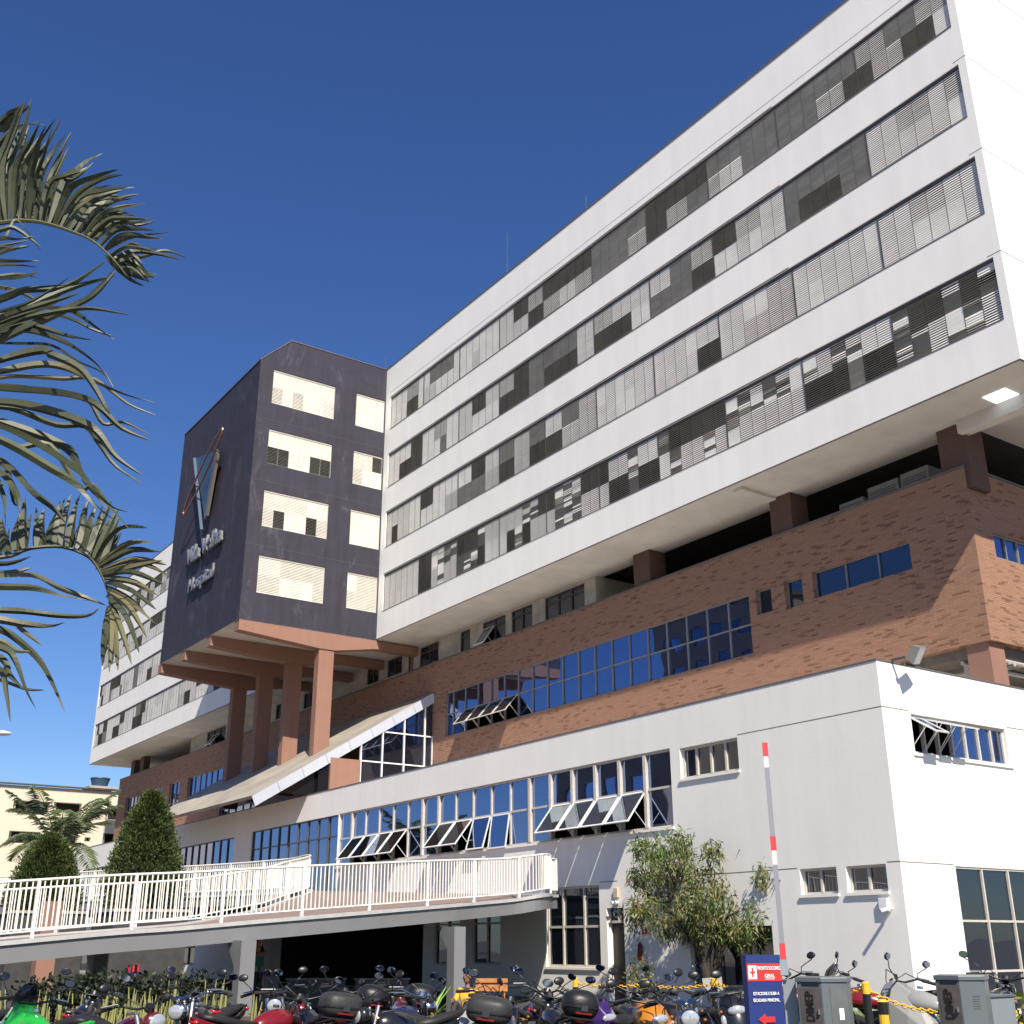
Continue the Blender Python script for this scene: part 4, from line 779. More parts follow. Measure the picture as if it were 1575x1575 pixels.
for bx_,by_,br in blobs:
    c=tr(bx_,by_,random.uniform(-1.3,1.3)); r=br/1863*D
    for j in range(int(br*2.7)):
        v=rv(); p=c+Vector((v.x*r,v.y*r*1.1,v.z*r)); mi=0 if random.random()<.3 else (1 if random.random()<.65 else 2)
        if by_<1345 and bx_<1070 and random.random()<.5: mi=2
        # a twig with drooping leaves
        for k in range(random.randint(4,7)):
            m.mi=mi; d=Vector((random.uniform(-.7,.7),random.uniform(-.7,.7),random.uniform(-1.0,.35))); leaf(m,p+rv()*.10+Vector((0,0,-.05*k)),d,rv(),random.uniform(.10,.24),random.uniform(.03,.05),droop=.05)
m.build('crown',TG,tree,TB)
# sapling by the wall, planted shrubs
def shrub(pos,H_,R_,n_,mats,name,label,cat,grp=None,L=.1,w_=.05,stem=True):
    B=Vector(pos); o=empty(name,B); tag(o,label,cat,grp)
    if stem:
        t=MB()
        for k in range(4): a=random.uniform(0,6.28); t.tube([B,B+Vector((math.cos(a)*R_*.3,math.sin(a)*R_*.3,H_*.5)),B+Vector((math.cos(a)*R_*.6,math.sin(a)*R_*.6,H_*.9))],[.018,.012,.004],5)
        t.build('stem',BARK,o,B)
    m=MB()
    for i in range(n_):
        v=rv(); p=B+Vector((v.x*R_,v.y*R_,H_*.55+v.z*H_*.45)); m.mi=random.randrange(len(mats)); leaf(m,p,rv()+Vector((0,0,.3)),rv(),L*random.uniform(.7,1.3),w_)
    m.build('foliage',mats,o,B); return o
c=at(985,1500,31); shrub((c.x,c.y,0),1.35,.38,420,TG[:2],'young_shrub','thin leafy sapling against the wall left of the tree','shrub')
# beds, hedge, snake plants, fern
g=MB(); g.box((-24,1.0,-.02),(-16.2,11.5,.24)); struct(g.build('planting_bed',mat('soil',(.07,.05,.035),.95,var=.3,vs=5,bump=.6)))
HG=[leafmat('hedge_dark',(.012,.018,.009),(.02,.03,.013),3),leafmat('hedge_pale',(.045,.06,.03),(.03,.04,.02),3)]
hd=empty('hedge',(-19.6,6.0,.24)); tag(hd,'low dark clipped hedge below the ramp','hedge'); m=MB()
a=at(40,1500,20.6); b=at(325,1500,20.6)
for i in range(6500):
    t_=random.random(); p=a.lerp(b,t_); hmax=.95 if t_>.1 else .6+3*t_; z=.24+random.random()*hmax*(.93+.1*math.sin(t_*23)); off=random.uniform(-.55,.55); m.mi=0 if random.random()<.75 else 1
    leaf(m,Vector((p.x+off,p.y+random.uniform(-.3,.3),z)),rv()+Vector((.5,-.5,.3)),rv(),.10,.055)
m.build('foliage',HG,hd,(-19.6,6.0,.24)); t=MB()
for k in range(9): p=a.lerp(b,k/8); t.tube([(p.x,p.y,.2),(p.x,p.y,.9)],.02,5)
t.build('stem',BARK,hd,(-19.6,6.0,.24))
SN=[leafmat('snake_leaf',(.20,.22,.07),(.30,.29,.11),4,rough=.4)]
random.seed(21)
for k in range(24):
    px=[95,118,140,160,180,200,215,232,248,262,318,330,10,28,255,300,345,128,170,205,240,390,65,150][k]; Dd=random.uniform(17.4,18.8); c=at(px,1500,Dd); B=Vector((c.x,c.y,.22)); o=empty('snake_plant',B); 
    tag(o,'upright yellow green snake plant in the bed before the hedge','snake plant','snake plants before the hedge')
    for j in range(random.randint(5,8)):
        m=MB(); a=random.uniform(0,6.28); hh=random.uniform(.42,.84)*(1.15 if k in (9,10,11) else 1); tl=random.uniform(.02,.16); b_=B+Vector((math.cos(a)*.07,math.sin(a)*.07,0)); w_=random.uniform(.022,.036); s=Vector((math.sin(a*3),math.cos(a*3),0)); nn=Vector((s.y,-s.x,0))*.012
        L=[]
        for i in range(6):
            t_=i/5; p=b_+Vector((math.cos(a)*tl*t_,math.sin(a)*tl*t_,hh*t_)); ww=w_*(.75+.5*math.sin(math.pi*t_*.7))*(1-t_**4)+.001; L.append([p-s*ww,p+nn,p+s*ww,p-nn*.4])
        m.loft(L,cap=False); m.build('leaf',SN,o,B,smooth=True)
random.seed(5)
c=at(648,1540,16.8); B=Vector((c.x,c.y,.0)); o=empty('fern_plant',B); tag(o,'bright green leafy fern behind the motorcycles','fern')
FN=[leafmat('fern_green',(.13,.26,.03),(.20,.36,.05),5,rough=.4)]
for j in range(26):
    m=MB(); a=random.uniform(0,6.28); hh=random.uniform(.6,1.08); rr=random.uniform(.12,.55); q=[B+Vector((math.cos(a)*rr*t_**1.4,math.sin(a)*rr*t_**1.4,.2+hh*(t_-.18*t_**3))) for t_ in (0,.25,.5,.75,1)]
    s=Vector((-math.sin(a),math.cos(a),0)); L=[[p-s*w_,p+Vector((0,0,.012)),p+s*w_,p-Vector((0,0,.004))] for p,w_ in zip(q,(.015,.04,.055,.045,.003))]; m.loft(L,cap=False); m.build('leaf',FN,o,B,smooth=True)
c=at(1568,1560,11.2); YF=[leafmat('flower_leaf',(.10,.15,.03),(.16,.2,.05),4),mat('yellow_petal',(.75,.45,.02),.5)]
shrub((c.x,c.y,.0),1.22,.42,900,[YF[0],YF[0],YF[1]],'flowering_shrub','yellow flowering shrub at the bottom right corner','flowering shrub',L=.08,w_=.05)
g=MB()
for i in range(4200):
    x=random.uniform(-19.5,-15.5); y=random.uniform(19.2,23.2); leaf(g,Vector((x,y,.02)),Vector((random.uniform(-.5,.5),random.uniform(-.5,.5),1)),rv(),random.uniform(.08,.2),.02)
tag(g.build('grass',leafmat('grass_green',(.10,.18,.03),(.16,.24,.05),3)),'short green grass at the podium corner','grass',kind='stuff')
# ================================================================ street furniture
GZ=.0
random.seed(11)
# blue direction sign
BLUE=mat('sign_blue',(.018,.035,.16),.45,var=.05,vs=3); SRED=mat('sign_red',(.50,.035,.035),.4); SWH=mat('sign_white',(.80,.80,.80),.5)
a=at(1147,1473,9.4); b=at(1200,1476,9.55); a.z=b.z=0
dx=(b-a); wS=dx.length; dx.normalize(); nS=Vector((dx.y,-dx.x,0)); 
if nS.dot(EYE-a)<0: nS=-nS
ang=math.atan2(dx.y,dx.x)
S0=a.lerp(b,.5); S0.z=GZ
sign=empty('direction_sign',S0,ang); tag(sign,'blue and red hospital direction totem with white lettering and a red arrow','sign')
H1=1.52-GZ
m=MB(); m.box((-wS/2,-.0,0),(wS/2,.07,H1)); m.build('panel',BLUE,sign)
m=MB(); m.box((-wS/2-.001,-.004,H1-.185),(wS/2+.001,.002,H1-.06)); m.build('header',SRED,sign)
def st(body,x,z,size,mt_,nm='lettering',sx=1,bold=0): 
    o=text(body,nm,mt_,sign,(x,-.0085,z),RF,size,.0015,sx=sx,bold=bold); return o
st('PRONTO SOCORRO',.040,H1-.095,.036,SWH,sx=.60,bold=.0006); st('GERAL',.040,H1-.150,.036,SWH,sx=.80,bold=.0006)
m=MB(); m.box((0.0,-.006,H1-.172),(.082,-.0041,H1-.168)); m.build('underline',SWH,sign)
st('ESTACIONE E SUBA A',0,H1-.272,.031,SWH,sx=.74,bold=.0004); st('ESCADARIA PRINCIPAL.',0,H1-.318,.031,SWH,sx=.70,bold=.0004)
m=MB(); x=-wS/2+.045; m.box((x-.036,-.007,H1-.170),(x+.036,-.0041,H1-.075)); m.build('cross_field',SWH,sign)
m=MB(); m.box((x-.007,-.0095,H1-.155),(x+.007,-.0072,H1-.09)); m.box((x-.022,-.0096,H1-.128),(x-.0072,-.0072,H1-.116)); m.box((x+.0072,-.0096,H1-.128),(x+.022,-.0072,H1-.116)); m.build('cross',SRED,sign)
m=MB(); z=H1-.45; m.prism([(.06,-.004,z-.02),(.06,-.004,z+.02),(-.02,-.004,z+.02),(-.02,-.004,z+.042),(-.08,-.004,z),(-.02,-.004,z-.042),(-.02,-.004,z-.02)],(0,-.005,0)); fixn(m.build('arrow',SRED,sign))
# barrier with raised arm
CG1=mat('cabinet_grey',(.13,.15,.16),.4,var=.06,vs=3,metal=.3,bump=.03); CG2=mat('cabinet_light',(.26,.29,.31),.4,var=.05,metal=.3)
BAND=mat('cabinet_band',(.095,.08,.072),.5,var=.25,vs=9); LETD=mat('letter_dark',(.012,.010,.009),.5); LETB=mat('letter_bronze',(.022,.012,.008),.5)
isl=MB()
def cabinet(pl,pr,top,D,label,letm,louv):
    A=at(pl,1500,D); B_=at(pr,1500,D-.03); A.z=B_.z=0; d=(B_-A); w_=d.length; d.normalize(); c=A.lerp(B_,.5); zt=at((pl+pr)/2,top,D).z; z0=.30
    o=empty('barrier_cabinet',(c.x,c.y,z0),math.atan2(d.y,d.x)); tag(o,label,'barrier cabinet','parking barrier cabinets')
    H_=zt-z0; w2=w_/2; k=-w2+w_*.52
    m=MB(); m.loft([[(-w2,-.0,z),(k,-.07,z),(w2,.0,z),(w2,.3,z),(-w2,.3,z)] for z in (0,H_-.03)]); m.loft([[(-w2-.008,-.006,z),(k,-.078,z),(w2+.008,-.006,z),(w2+.008,.308,z),(-w2-.008,.308,z)] for z in (H_-.029,H_)]); fixn(m.build('housing',CG1,o,bev=.004))
    # left leaf carries the vertical band and the maker's letters
    L0=Vector((-w2,0,0)); L1=Vector((k,-.07,0)); u=(L1-L0).normalized(); n_=Vector((u.y,-u.x,0))
    q=lambda s,z,t: L0+u*s+Vector((0,0,z))+n_*t
    wl=(L1-L0).length; m=MB(); m.add([q(wl*.12,.03,.003),q(wl*.80,.03,.003),q(wl*.95,H_-.062,.003),q(wl*.12,H_-.062,.003)],[(0,1,2,3)]); m.build('band',BAND,o)
    m=MB(); m.add([q(wl*.2,H_-.05,.003),q(wl*.9,H_-.05,.003),q(wl*.9,H_-.036,.003),q(wl*.2,H_-.036,.003)],[(0,1,2,3)]); m.build('slot',BLACKP,o)
    Rt=Matrix((u,Vector((0,0,1)),n_)).transposed()@Matrix.Rotation(RAD(90),3,'Z')
    text('DIMEP',"lettering",letm,o,q(wl*.50,H_-.165,.006),Rt,.078,.002,sx=.80,bold=.0006)
    # right leaf: door with lock or louvres
    Ra=Vector((k,-.07,0)); Rb_=Vector((w2,0,0)); u2=(Rb_-Ra).normalized(); n2=Vector((u2.y,-u2.x,0)); wr=(Rb_-Ra).length; q2=lambda s,z,t: Ra+u2*s+Vector((0,0,z))+n2*t
    m=MB()
    if louv:
        for i in range(6): m.add([q2(wr*.45,H_-.12-i*.014,.003),q2(wr*.75,H_-.12-i*.014,.003),q2(wr*.75,H_-.12-i*.014+.006,.006),q2(wr*.45,H_-.12-i*.014+.006,.006)],[(0,1,2,3)])
        m.build('vent',CG2,o)
    else:
        m.add([q2(wr*.3,.03,.003),q2(wr*.92,.03,.003),q2(wr*.92,H_-.045,.003),q2(wr*.3,H_-.045,.003)],[(0,1,2,3)]); m.build('door',mat('cabinet_door',(.10,.11,.11),.5,var=.2,vs=6),o)
        m=MB(); m.add([q2(wr*.6,H_-.24,.005),q2(wr*.78,H_-.24,.005),q2(wr*.78,H_-.175,.005),q2(wr*.6,H_-.175,.005)],[(0,1,2,3)]); m.build('sticker',SWH,o)
    m=MB(); p=q(wl*1.0-.03,H_-.21,.0); m.box((p.x-.006,p.y-.02,p.z),(p.x+.006,p.y-.005,p.z+.03)); m.build('lock',CHROME,o)
    return c,zt,o
c1,zt1,_=cabinet(1224,1301,1503,7.9,'left grey barrier cabinet beside the raised arm',LETD,False)
c2,zt2,_=cabinet(1437,1512,1500,8.2,'right grey barrier cabinet near the yellow shrub',LETB,True)
A=at(1512,1535,8.6); B_=at(1560,1535,8.9); m=MB(); d=(B_-A); d.z=0; d.normalize(); nn=Vector((-d.y,d.x,0)); z0=.3; 
pb=empty('post_box',(A.x,A.y,z0)); tag(pb,'low grey steel box at the right of the right barrier cabinet','post box')
m.prism([Vector((A.x,A.y,z0)),Vector((B_.x,B_.y,z0)),Vector((B_.x,B_.y,z0))+nn*.2,Vector((A.x,A.y,z0))+nn*.2],(0,0,A.z-z0)); fixn(m.build('housing',CG2,pb,(A.x,A.y,z0),bev=.006))
m=MB(); m.prism([Vector((A.x,A.y,A.z+.001))-nn*.01-d*.01,Vector((B_.x,B_.y,A.z+.001))-nn*.01+d*.01,Vector((B_.x,B_.y,A.z+.001))+nn*.21+d*.01,Vector((A.x,A.y,A.z+.001))+nn*.21-d*.01],(0,0,.012)); fixn(m.build('lid',CG1,pb,(A.x,A.y,z0)))
for (c,lab) in ((c1,1),(c2,2)):
    isl.box((c.x-.7,c.y-.5,.0),(c.x+.7,c.y+.7,.30))
struct(isl.build('traffic_island',CONC,bev=.02))
# raised barrier arm
P0=at(1207,1500,8.0); P1=at(1176,1142,8.15); dv=(P1-P0); 
arm=empty('parking_barrier',(P0.x,P0.y,.3)); tag(arm,'raised red and white barrier arm leaning beside the blue sign','parking barrier'); O=(P0.x,P0.y,.3)
ARMW=mat('arm_white',(.52,.52,.54),.35); ARMG=mat('arm_grey',(.24,.24,.26),.35,metal=.2)
def seg(t0,t1,w_,mt_,nm,th=.035):
    p=P0+dv*t0; q=P0+dv*t1; s=dv.cross(P0-EYE).normalized(); n_=s.cross(dv).normalized(); m=MB()
    m.loft([[p-s*w_,p+s*w_,p+s*w_+n_*th,p-s*w_+n_*th],[q-s*w_,q+s*w_,q+s*w_+n_*th,q-s*w_+n_*th]]); return fixn(m.build(nm,mt_,arm,O))
for t0,t1,mt_ in ((.06,.30,ARMW),(.30,.34,ARMW),(.34,.595,ARMG),(.595,.85,ARMW),(.85,.94,ARMG),(.94,1.0,ARMW)): pass
seg(0,.062,.024,CG2,'arm_clamp'); seg(.0625,.126,.0185,SRED,'red_band'); seg(.1265,.452,.0165,ARMG,'arm_section'); seg(.4525,.514,.0165,ARMW,'arm_section')
seg(.5145,.575,.0185,SRED,'red_band'); seg(.5755,.883,.0165,ARMG,'arm_section'); seg(.8835,.936,.0165,ARMW,'arm_section'); seg(.9365,1.0,.0185,SRED,'red_band')
A=at(1203,1500,8.05); B_=at(1223,1500,8.05); d=(B_-A); d.z=0; d.normalize(); nn=Vector((-d.y,d.x,0)); m=MB(); zt=at(1212,1507,8.05).z
m.prism([Vector((A.x,A.y,.3)),Vector((B_.x,B_.y,.3)),Vector((B_.x,B_.y,.3))+nn*.15,Vector((A.x,A.y,.3))+nn*.15],(0,0,zt-.3)); fixn(m.build('arm_post',CG2,arm,O))
# yellow and black posts with chain
YEL=mat('post_yellow',(.75,.42,.03),.5); BLK=BLACKP
pts=[]
for i,(px,top,D,lab) in enumerate(((885,1506,17.5,'yellow post left of the narrow door'),(1098,1506,16.5,'yellow black post beside the tree trunk'),(1331,1513,13.5,'black yellow post between the two cabinets, the taller one'),(1357,1541,10.6,'yellow banded post in front of the red motorcycle'),(992,1508,17.0,'thin yellow post behind the orange scooter'))):
    t=at(px,top,D); o=empty('chain_post',(t.x,t.y,0)); tag(o,lab,'bollard','chain posts of the motorcycle park'); pts.append(t)
    hgt=t.z; n_=int(hgt/.095)
    for mi_,nm in ((0,'yellow_band'),(1,'black_band')):
        k=0
        while k<n_:
            on=lambda k_: ((k_%4==0) if i!=3 else (k_%4 in (1,2)))==(mi_==0)
            if on(k):
                e=k
                while e+1<n_ and on(e+1): e+=1
                m=MB(); m.tube([(t.x,t.y,hgt-hgt*k/n_),(t.x,t.y,hgt-hgt*(e+1)/n_+.001)],.042,12); m.build(nm,YEL if mi_==0 else BLK,o,(t.x,t.y,0)); k=e
            k+=1
    m=MB(); m.tube([(t.x,t.y,hgt+.001),(t.x,t.y,hgt+.02)],[.045,.03],12); m.build('cap',YEL,o,(t.x,t.y,0))
def chain(p,q,sag,lab,col=YEL):
    m=MB(); L=(q-p).length; n_=int(L/.055)
    for i in range(n_):
        t=(i+.5)/n_; c=p.lerp(q,t)+Vector((0,0,-.05-sag*4*t*(1-t))); d=(q-p).normalized(); s=Vector((-d.y,d.x,0)) if i%2 else Vector((0,0,1)); m.mi=1 if (i//9)%3==2 else 0
        ring=[c+d*math.cos(a_)*.036+s*math.sin(a_)*.02 for a_ in [k*math.pi/3 for k in range(7)]]; m.tube(ring,.008,4,cap=False)
    tag(m.build('chain',[col,BLK],None,tuple(p)),lab,'chain')
chain(pts[0],pts[4],.04,'yellow plastic chain running left of the tree'); chain(pts[4],pts[1],.05,'yellow and black plastic chain ending at the tree trunk'); chain(pts[1],pts[2],.12,'sagging plastic chain behind the blue sign'); chain(pts[2],at(1440,1548,14),.05,'yellow chain right of the taller black yellow post')
# bench, boards
WOOD=mat('bench_wood',(.42,.17,.05),.5,var=.25,vs=6,bump=.2,bs=30)
c=at(756,1540,27.5); B0=Vector((c.x,c.y,0)); o=empty('wooden_bench',B0,RAD(50)); tag(o,'orange wooden slatted bench at the ramp foot','bench')
def lb(mb,nm,mt_): return mb.build(nm,mt_,o)
zt=at(756,1504,27.5).z
m=MB(); m.box((-.36,.0,zt-.10),(.36,.03,zt-.01)); m.box((-.36,.0,zt-.28),(.36,.03,zt-.14)); m.box((-.30,.03,.35),(-.25,.07,zt-.02)); m.box((.25,.03,.35),(.30,.07,zt-.02)); lb(m,'backrest',WOOD)
m=MB(); 
for k in range(3): m.box((-.36,-.42+k*.14,.40),(.36,-.30+k*.14,.43))
lb(m,'seat',WOOD)
for x_ in (-.30,.26):
    for y_ in (-.40,-.03): m=MB(); m.box((x_,y_,0),(x_+.05,y_+.05,.399)); lb(m,'leg',WOOD)
BRD=mat('grey_board',(.13,.13,.13),.7,var=.1,vs=1)
for k,(x0,x1,lab) in enumerate(((442,524,'left low grey wall panel in the shade under the ramp'),(547,622,'right low grey wall panel in the shade under the ramp'))):
    A=at(x0,1500,34); B_=at(x1,1500,34); zt=at((x0+x1)/2,1507,34).z; m=MB(); m.prism([(A.x,A.y,0),(B_.x,B_.y,0),(B_.x,B_.y+.15,0),(A.x,A.y+.15,0)],(0,0,zt)); o=empty('low_wall',(A.x,A.y,0)); tag(o,lab,'low wall','low wall panels under the ramp'); fixn(m.build('panel',BRD,o,(A.x,A.y,0))); m=MB(); m.prism([(A.x-.03,A.y-.03,zt+.001),(B_.x+.03,B_.y-.03,zt+.001),(B_.x+.03,B_.y+.18,zt+.001),(A.x-.03,A.y+.18,zt+.001)],(0,0,.04)); fixn(m.build('coping',CONC,o,(A.x,A.y,0)))
c=at(1096,1515,24); m=MB(); q=[at(1080,1505,24),at(1110,1502,24),at(1112,1523,24),at(1083,1527,24)]; d=(EYE-q[0]).normalized(); d.z=0
o=empty('notice_board',(c.x,c.y,0)); tag(o,'blank pale board on a stake under the tree','notice board'); m.prism(q,d*-.03); fixn(m.build('board',mat('pale_board',(.32,.31,.29),.7),o,(c.x,c.y,0))); m=MB(); m.box((c.x-.03,c.y-.03,0),(c.x+.03,c.y+.03,q[2].z)); m.build('stake',FRAMED,o,(c.x,c.y,0))
# small sign by the building far under the ramp
A=at(197,1484,34); B_=at(212,1484,34); C_=at(197,1509,34); o=empty('notice_sign',(A.x,A.y,0)); tag(o,'small red and purple notice under the ramp behind the hedge','sign'); m=MB(); m.prism([(A.x,A.y,C_.z),(B_.x,B_.y,C_.z),(B_.x,B_.y,C_.z+(A.z-C_.z)*.58),(A.x,A.y,C_.z+(A.z-C_.z)*.58)],(0,.04,0)); fixn(m.build('lower_panel',mat('sign_purple',(.10,.02,.20),.4),o,(A.x,A.y,0)))
m=MB(); m.prism([(A.x,A.y,C_.z+(A.z-C_.z)*.585),(B_.x,B_.y,C_.z+(A.z-C_.z)*.585),(B_.x,B_.y,A.z),(A.x,A.y,A.z)],(0,.04,0)); fixn(m.build('upper_panel',SRED,o,(A.x,A.y,0))); m=MB(); m.box((A.x,A.y+.045,0),(A.x+.05,A.y+.08,A.z)); m.build('post',FRAMED,o,(A.x,A.y,0))
# street lamp whose head reaches in at far left
hd_=at(-6,1127,25); LP=at(-130,1400,25); LP.z=0; o=empty('street_lamp',LP); tag(o,'white street lamp head reaching in at the left edge','street lamp')
m=MB(); m.tube([LP,Vector((LP.x,LP.y,hd_.z-.3)),Vector((LP.x,LP.y,hd_.z))+(hd_-Vector((LP.x,LP.y,hd_.z)))*.3,hd_],[.07,.05,.035,.03],8); m.build('pole',FRAMEW,o,LP)
d=(hd_-Vector((LP.x,LP.y,hd_.z))).normalized(); s=Vector((-d.y,d.x,0)); m=MB(); secs=[]
for t_,w_,h_ in ((-.35,.05,.04),(-.1,.11,.06),(.12,.12,.055),(.27,.08,.03)):
    c=hd_+d*t_; secs.append([c+s*math.cos(a_)*w_+Vector((0,0,math.sin(a_)*h_)) for a_ in [k*math.pi/5 for k in range(10)]])
m.loft(secs); m.build('lamp_head',FRAMEW,o,LP,smooth=True)
# ================================================================ people
def body(name,parent,joints,edges,mt_,org,sub=2):
    """joints: {k:(pos,radius)}; grows one continuous skinned surface"""
    ks=list(joints); me=bpy.data.meshes.new(name); me.from_pydata([tuple(Vector(joints[k][0])) for k in ks],[(ks.index(a),ks.index(b)) for a,b in edges],[])
    o=bpy.data.objects.new(name,me); COL.objects.link(o); me.materials.append(mt_); o.modifiers.new('skin','SKIN'); sk_=me.skin_vertices[0].data if me.skin_vertices else None
    if sk_ is None:
        bm=bmesh.new(); bm.from_mesh(me); bm.verts.layers.skin.verify(); bm.to_mesh(me); bm.free(); sk_=me.skin_vertices[0].data
    for i,k in enumerate(ks):
        r=joints[k][1]; sk_[i].radius=(r,r) if not isinstance(r,tuple) else r; sk_[i].use_root=(i==0)
    x=o.modifiers.new('s','SUBSURF'); x.levels=sub; x.render_levels=sub
    dg=bpy.context.evaluated_depsgraph_get(); bpy.context.view_layer.update(); ev=o.evaluated_get(bpy.context.evaluated_depsgraph_get()); m2=bpy.data.meshes.new_from_object(ev); m2.name=name
    o.modifiers.clear(); o.data=m2; m2.polygons.foreach_set('use_smooth',[True]*len(m2.polygons)); o.parent=parent; return o
SKIN=mat('skin',(.45,.22,.14),.5); SKIN2=mat('skin_brown',(.20,.10,.06),.5); HAIR=mat('hair',(.012,.009,.007),.7)
def hand(j,e,wk,p,d,s):
    """five bent fingers rooted in the palm; p wrist, d along hand, s across"""
    d=Vector(d).normalized(); s=Vector(s).normalized(); p=Vector(p); j[wk+'p']=(p+d*.05,(.030,.016)); e.append((wk,wk+'p'))
    for i,(o_,L) in enumerate(((-.03,.065),(-.01,.08),(.01,.078),(.03,.06))):
        a=p+d*.09+s*o_; j[f'{wk}f{i}']=(a,.010); j[f'{wk}g{i}']=(a+d*L*.5+Vector((0,0,-.012)),.009); j[f'{wk}h{i}']=(a+d*L+Vector((0,0,-.035)),.007); e+=[(wk+'p',f'{wk}f{i}'),(f'{wk}f{i}',f'{wk}g{i}'),(f'{wk}g{i}',f'{wk}h{i}')]
    a=p+d*.03-s*.045; j[wk+'t']=(a,.011); j[wk+'u']=(a+d*.045-s*.015,.009); e+=[(wk+'p',wk+'t'),(wk+'t',wk+'u')]
def head(parent,c,yaw,skin,hair):
    R_=Matrix.Rotation(yaw,3,'Z'); m=MB(); secs=[]
    for z,w_,dp,off in ((-.115,.035,.04,.02),(-.10,.05,.06,.02),(-.06,.066,.085,.008),(0,.076,.098,0),(.05,.075,.10,-.003),(.09,.06,.08,-.005),(.115,.03,.04,-.005)):
        secs.append([Vector(c)+R_@Vector((math.cos(a_)*dp+off,math.sin(a_)*w_,z)) for a_ in [k*math.pi/8 for k in range(16)]])
    m.loft(secs); m.prism([Vector(c)+R_@Vector(v) for v in ((.09,-.012,-.03),(.09,.012,-.03),(.098,0,.025))],R_@Vector((.022,0,-.004)))
    for sg_ in (-1,1): m.loft([[Vector(c)+R_@Vector((.0+math.cos(a_)*.018,sg_*(.076+k*.012),math.sin(a_)*.03-.01)) for a_ in [q*math.pi/4 for q in range(8)]] for k in (0,1)])
    h=m.build('head',skin,parent,(0,0,0),smooth=True)
    m=MB()
    for sg_ in (-1,1): m.loft([[Vector(c)+R_@Vector((.088+k*.006,sg_*.03+math.cos(a_)*.011,.005+math.sin(a_)*.006)) for a_ in [q*math.pi/4 for q in range(8)]] for k in (0,1)])
    m.build('eyes',HAIR,h)
    m=MB(); secs=[]
    for z,w_,dp,off in ((-.05,.070,.07,-.04),(0,.083,.085,-.028),(.05,.084,.10,-.018),(.09,.072,.09,-.012),(.125,.04,.05,-.012),(.132,.01,.01,-.012)):
        secs.append([Vector(c)+R_@Vector((math.cos(a_)*dp+off,math.sin(a_)*w_,z)) for a_ in [k*math.pi/8 for k in range(16)]])
    m.loft(secs); m.build('hair',hair,parent,(0,0,0),smooth=True)
def person(loc,yaw,label,shirt,trous,skin,pose):
    o=empty('person',loc,yaw); tag(o,label,'person')
    seat=pose=='sit'; hz=.20 if seat else .93
    tz=hz+.50; J={'pel':((0,0,hz),(.13,.11)),'spi':((.02,0,hz+.22),(.13,.105)),'che':((.02,0,hz+.40),(.15,.11)),'nec':((.03,0,hz+.56),.055),'hea':((.05,0,hz+.64),.05)}; E_=[('pel','spi'),('spi','che'),('che','nec'),('nec','hea')]
    SJ=dict(J); 
    for sg_,k in ((1,'l'),(-1,'r')):
        sh=(.02,sg_*.19,hz+.47)
        if pose=='reach' and k=='r': el=(.22,sg_*.30,hz+.45); wr=(.44,sg_*.34,hz+.52); hd=(1,-.2,.1)
        elif seat: el=(.14,sg_*.26,hz+.24); wr=(.34,sg_*.17,hz+.33); hd=(1,-.3*sg_,-.2)
        else: el=(.0,sg_*.25,hz+.17); wr=(.06,sg_*.25,hz-.08); hd=(.2,0,-1)
        J.update({k+'s':(sh,.065),k+'e':(el,.043),k+'w':(wr,.028)}); E_+=[('che',k+'s'),(k+'s',k+'e'),(k+'e',k+'w')]; hand(J,E_,k+'w',wr,hd,(0,1,0) if pose!='x' else (1,0,0))
        if seat: kn=(.34,sg_*.14,.46); an=(.50,sg_*.13,.08); 
        else: kn=(.03,sg_*.11,.50); an=(0,sg_*.12,.08)
        J.update({k+'h':((0.02,sg_*.10,hz-.04),.095),k+'k':(kn,.062),k+'a':(an,.042),k+'t':((an[0]+.16,an[1],.035),.038)}); E_+=[('pel',k+'h'),(k+'h',k+'k'),(k+'k',k+'a'),(k+'a',k+'t')]
    body('body',o,J,E_,skin,loc)
    g=lambda k,f=1.12,a=.008:(J[k][0],tuple(x*f+a for x in J[k][1]) if isinstance(J[k][1],tuple) else J[k][1]*f+a)
    S_={k:g(k) for k in ('che','spi','pel','ls','le','rs','re')}; S_['nk']=((.025,0,hz+.50),.075); body('shirt',o,S_,[('che','spi'),('spi','pel'),('che','ls'),('ls','le'),('che','rs'),('rs','re'),('che','nk')],shirt,loc)
    T_={k:g(k,1.1,.006) for k in ('pel','lh','lk','la','rh','rk','ra')}; body('trousers',o,T_,[('pel','lh'),('lh','lk'),('lk','la'),('pel','rh'),('rh','rk'),('rk','ra')],trous,loc)
    for sg_ in (1,-1):
        an=J[('l' if sg_>0 else 'r')+'a'][0]; m=MB(); m.loft([[(an[0]-.06,an[1]-.045,z),(an[0]+.2,an[1]-.05,z),(an[0]+.23,an[1],z),(an[0]+.2,an[1]+.05,z),(an[0]-.06,an[1]+.045,z)] for z in (0,.045,.08)]); m.build('shoe',BLACKP,o)
    head(o,Vector((.06,0,hz+.74)),0,skin,HAIR); return o
TEAL=mat('teal_shirt',(.02,.12,.12),.8); YSH=mat('yellow_shirt',(.75,.42,.04),.8); DT=mat('dark_trousers',(.03,.03,.035),.8)
c=at(392,1500,31); person((c.x,c.y,0),RAD(35),'person in a teal shirt reaching out from behind the left ramp column',TEAL,DT,SKIN,'reach')
c=at(720,1530,26.5); person((c.x,c.y,0),RAD(-60),'person in a yellow shirt seated beside the right ramp column',YSH,DT,SKIN2,'sit')
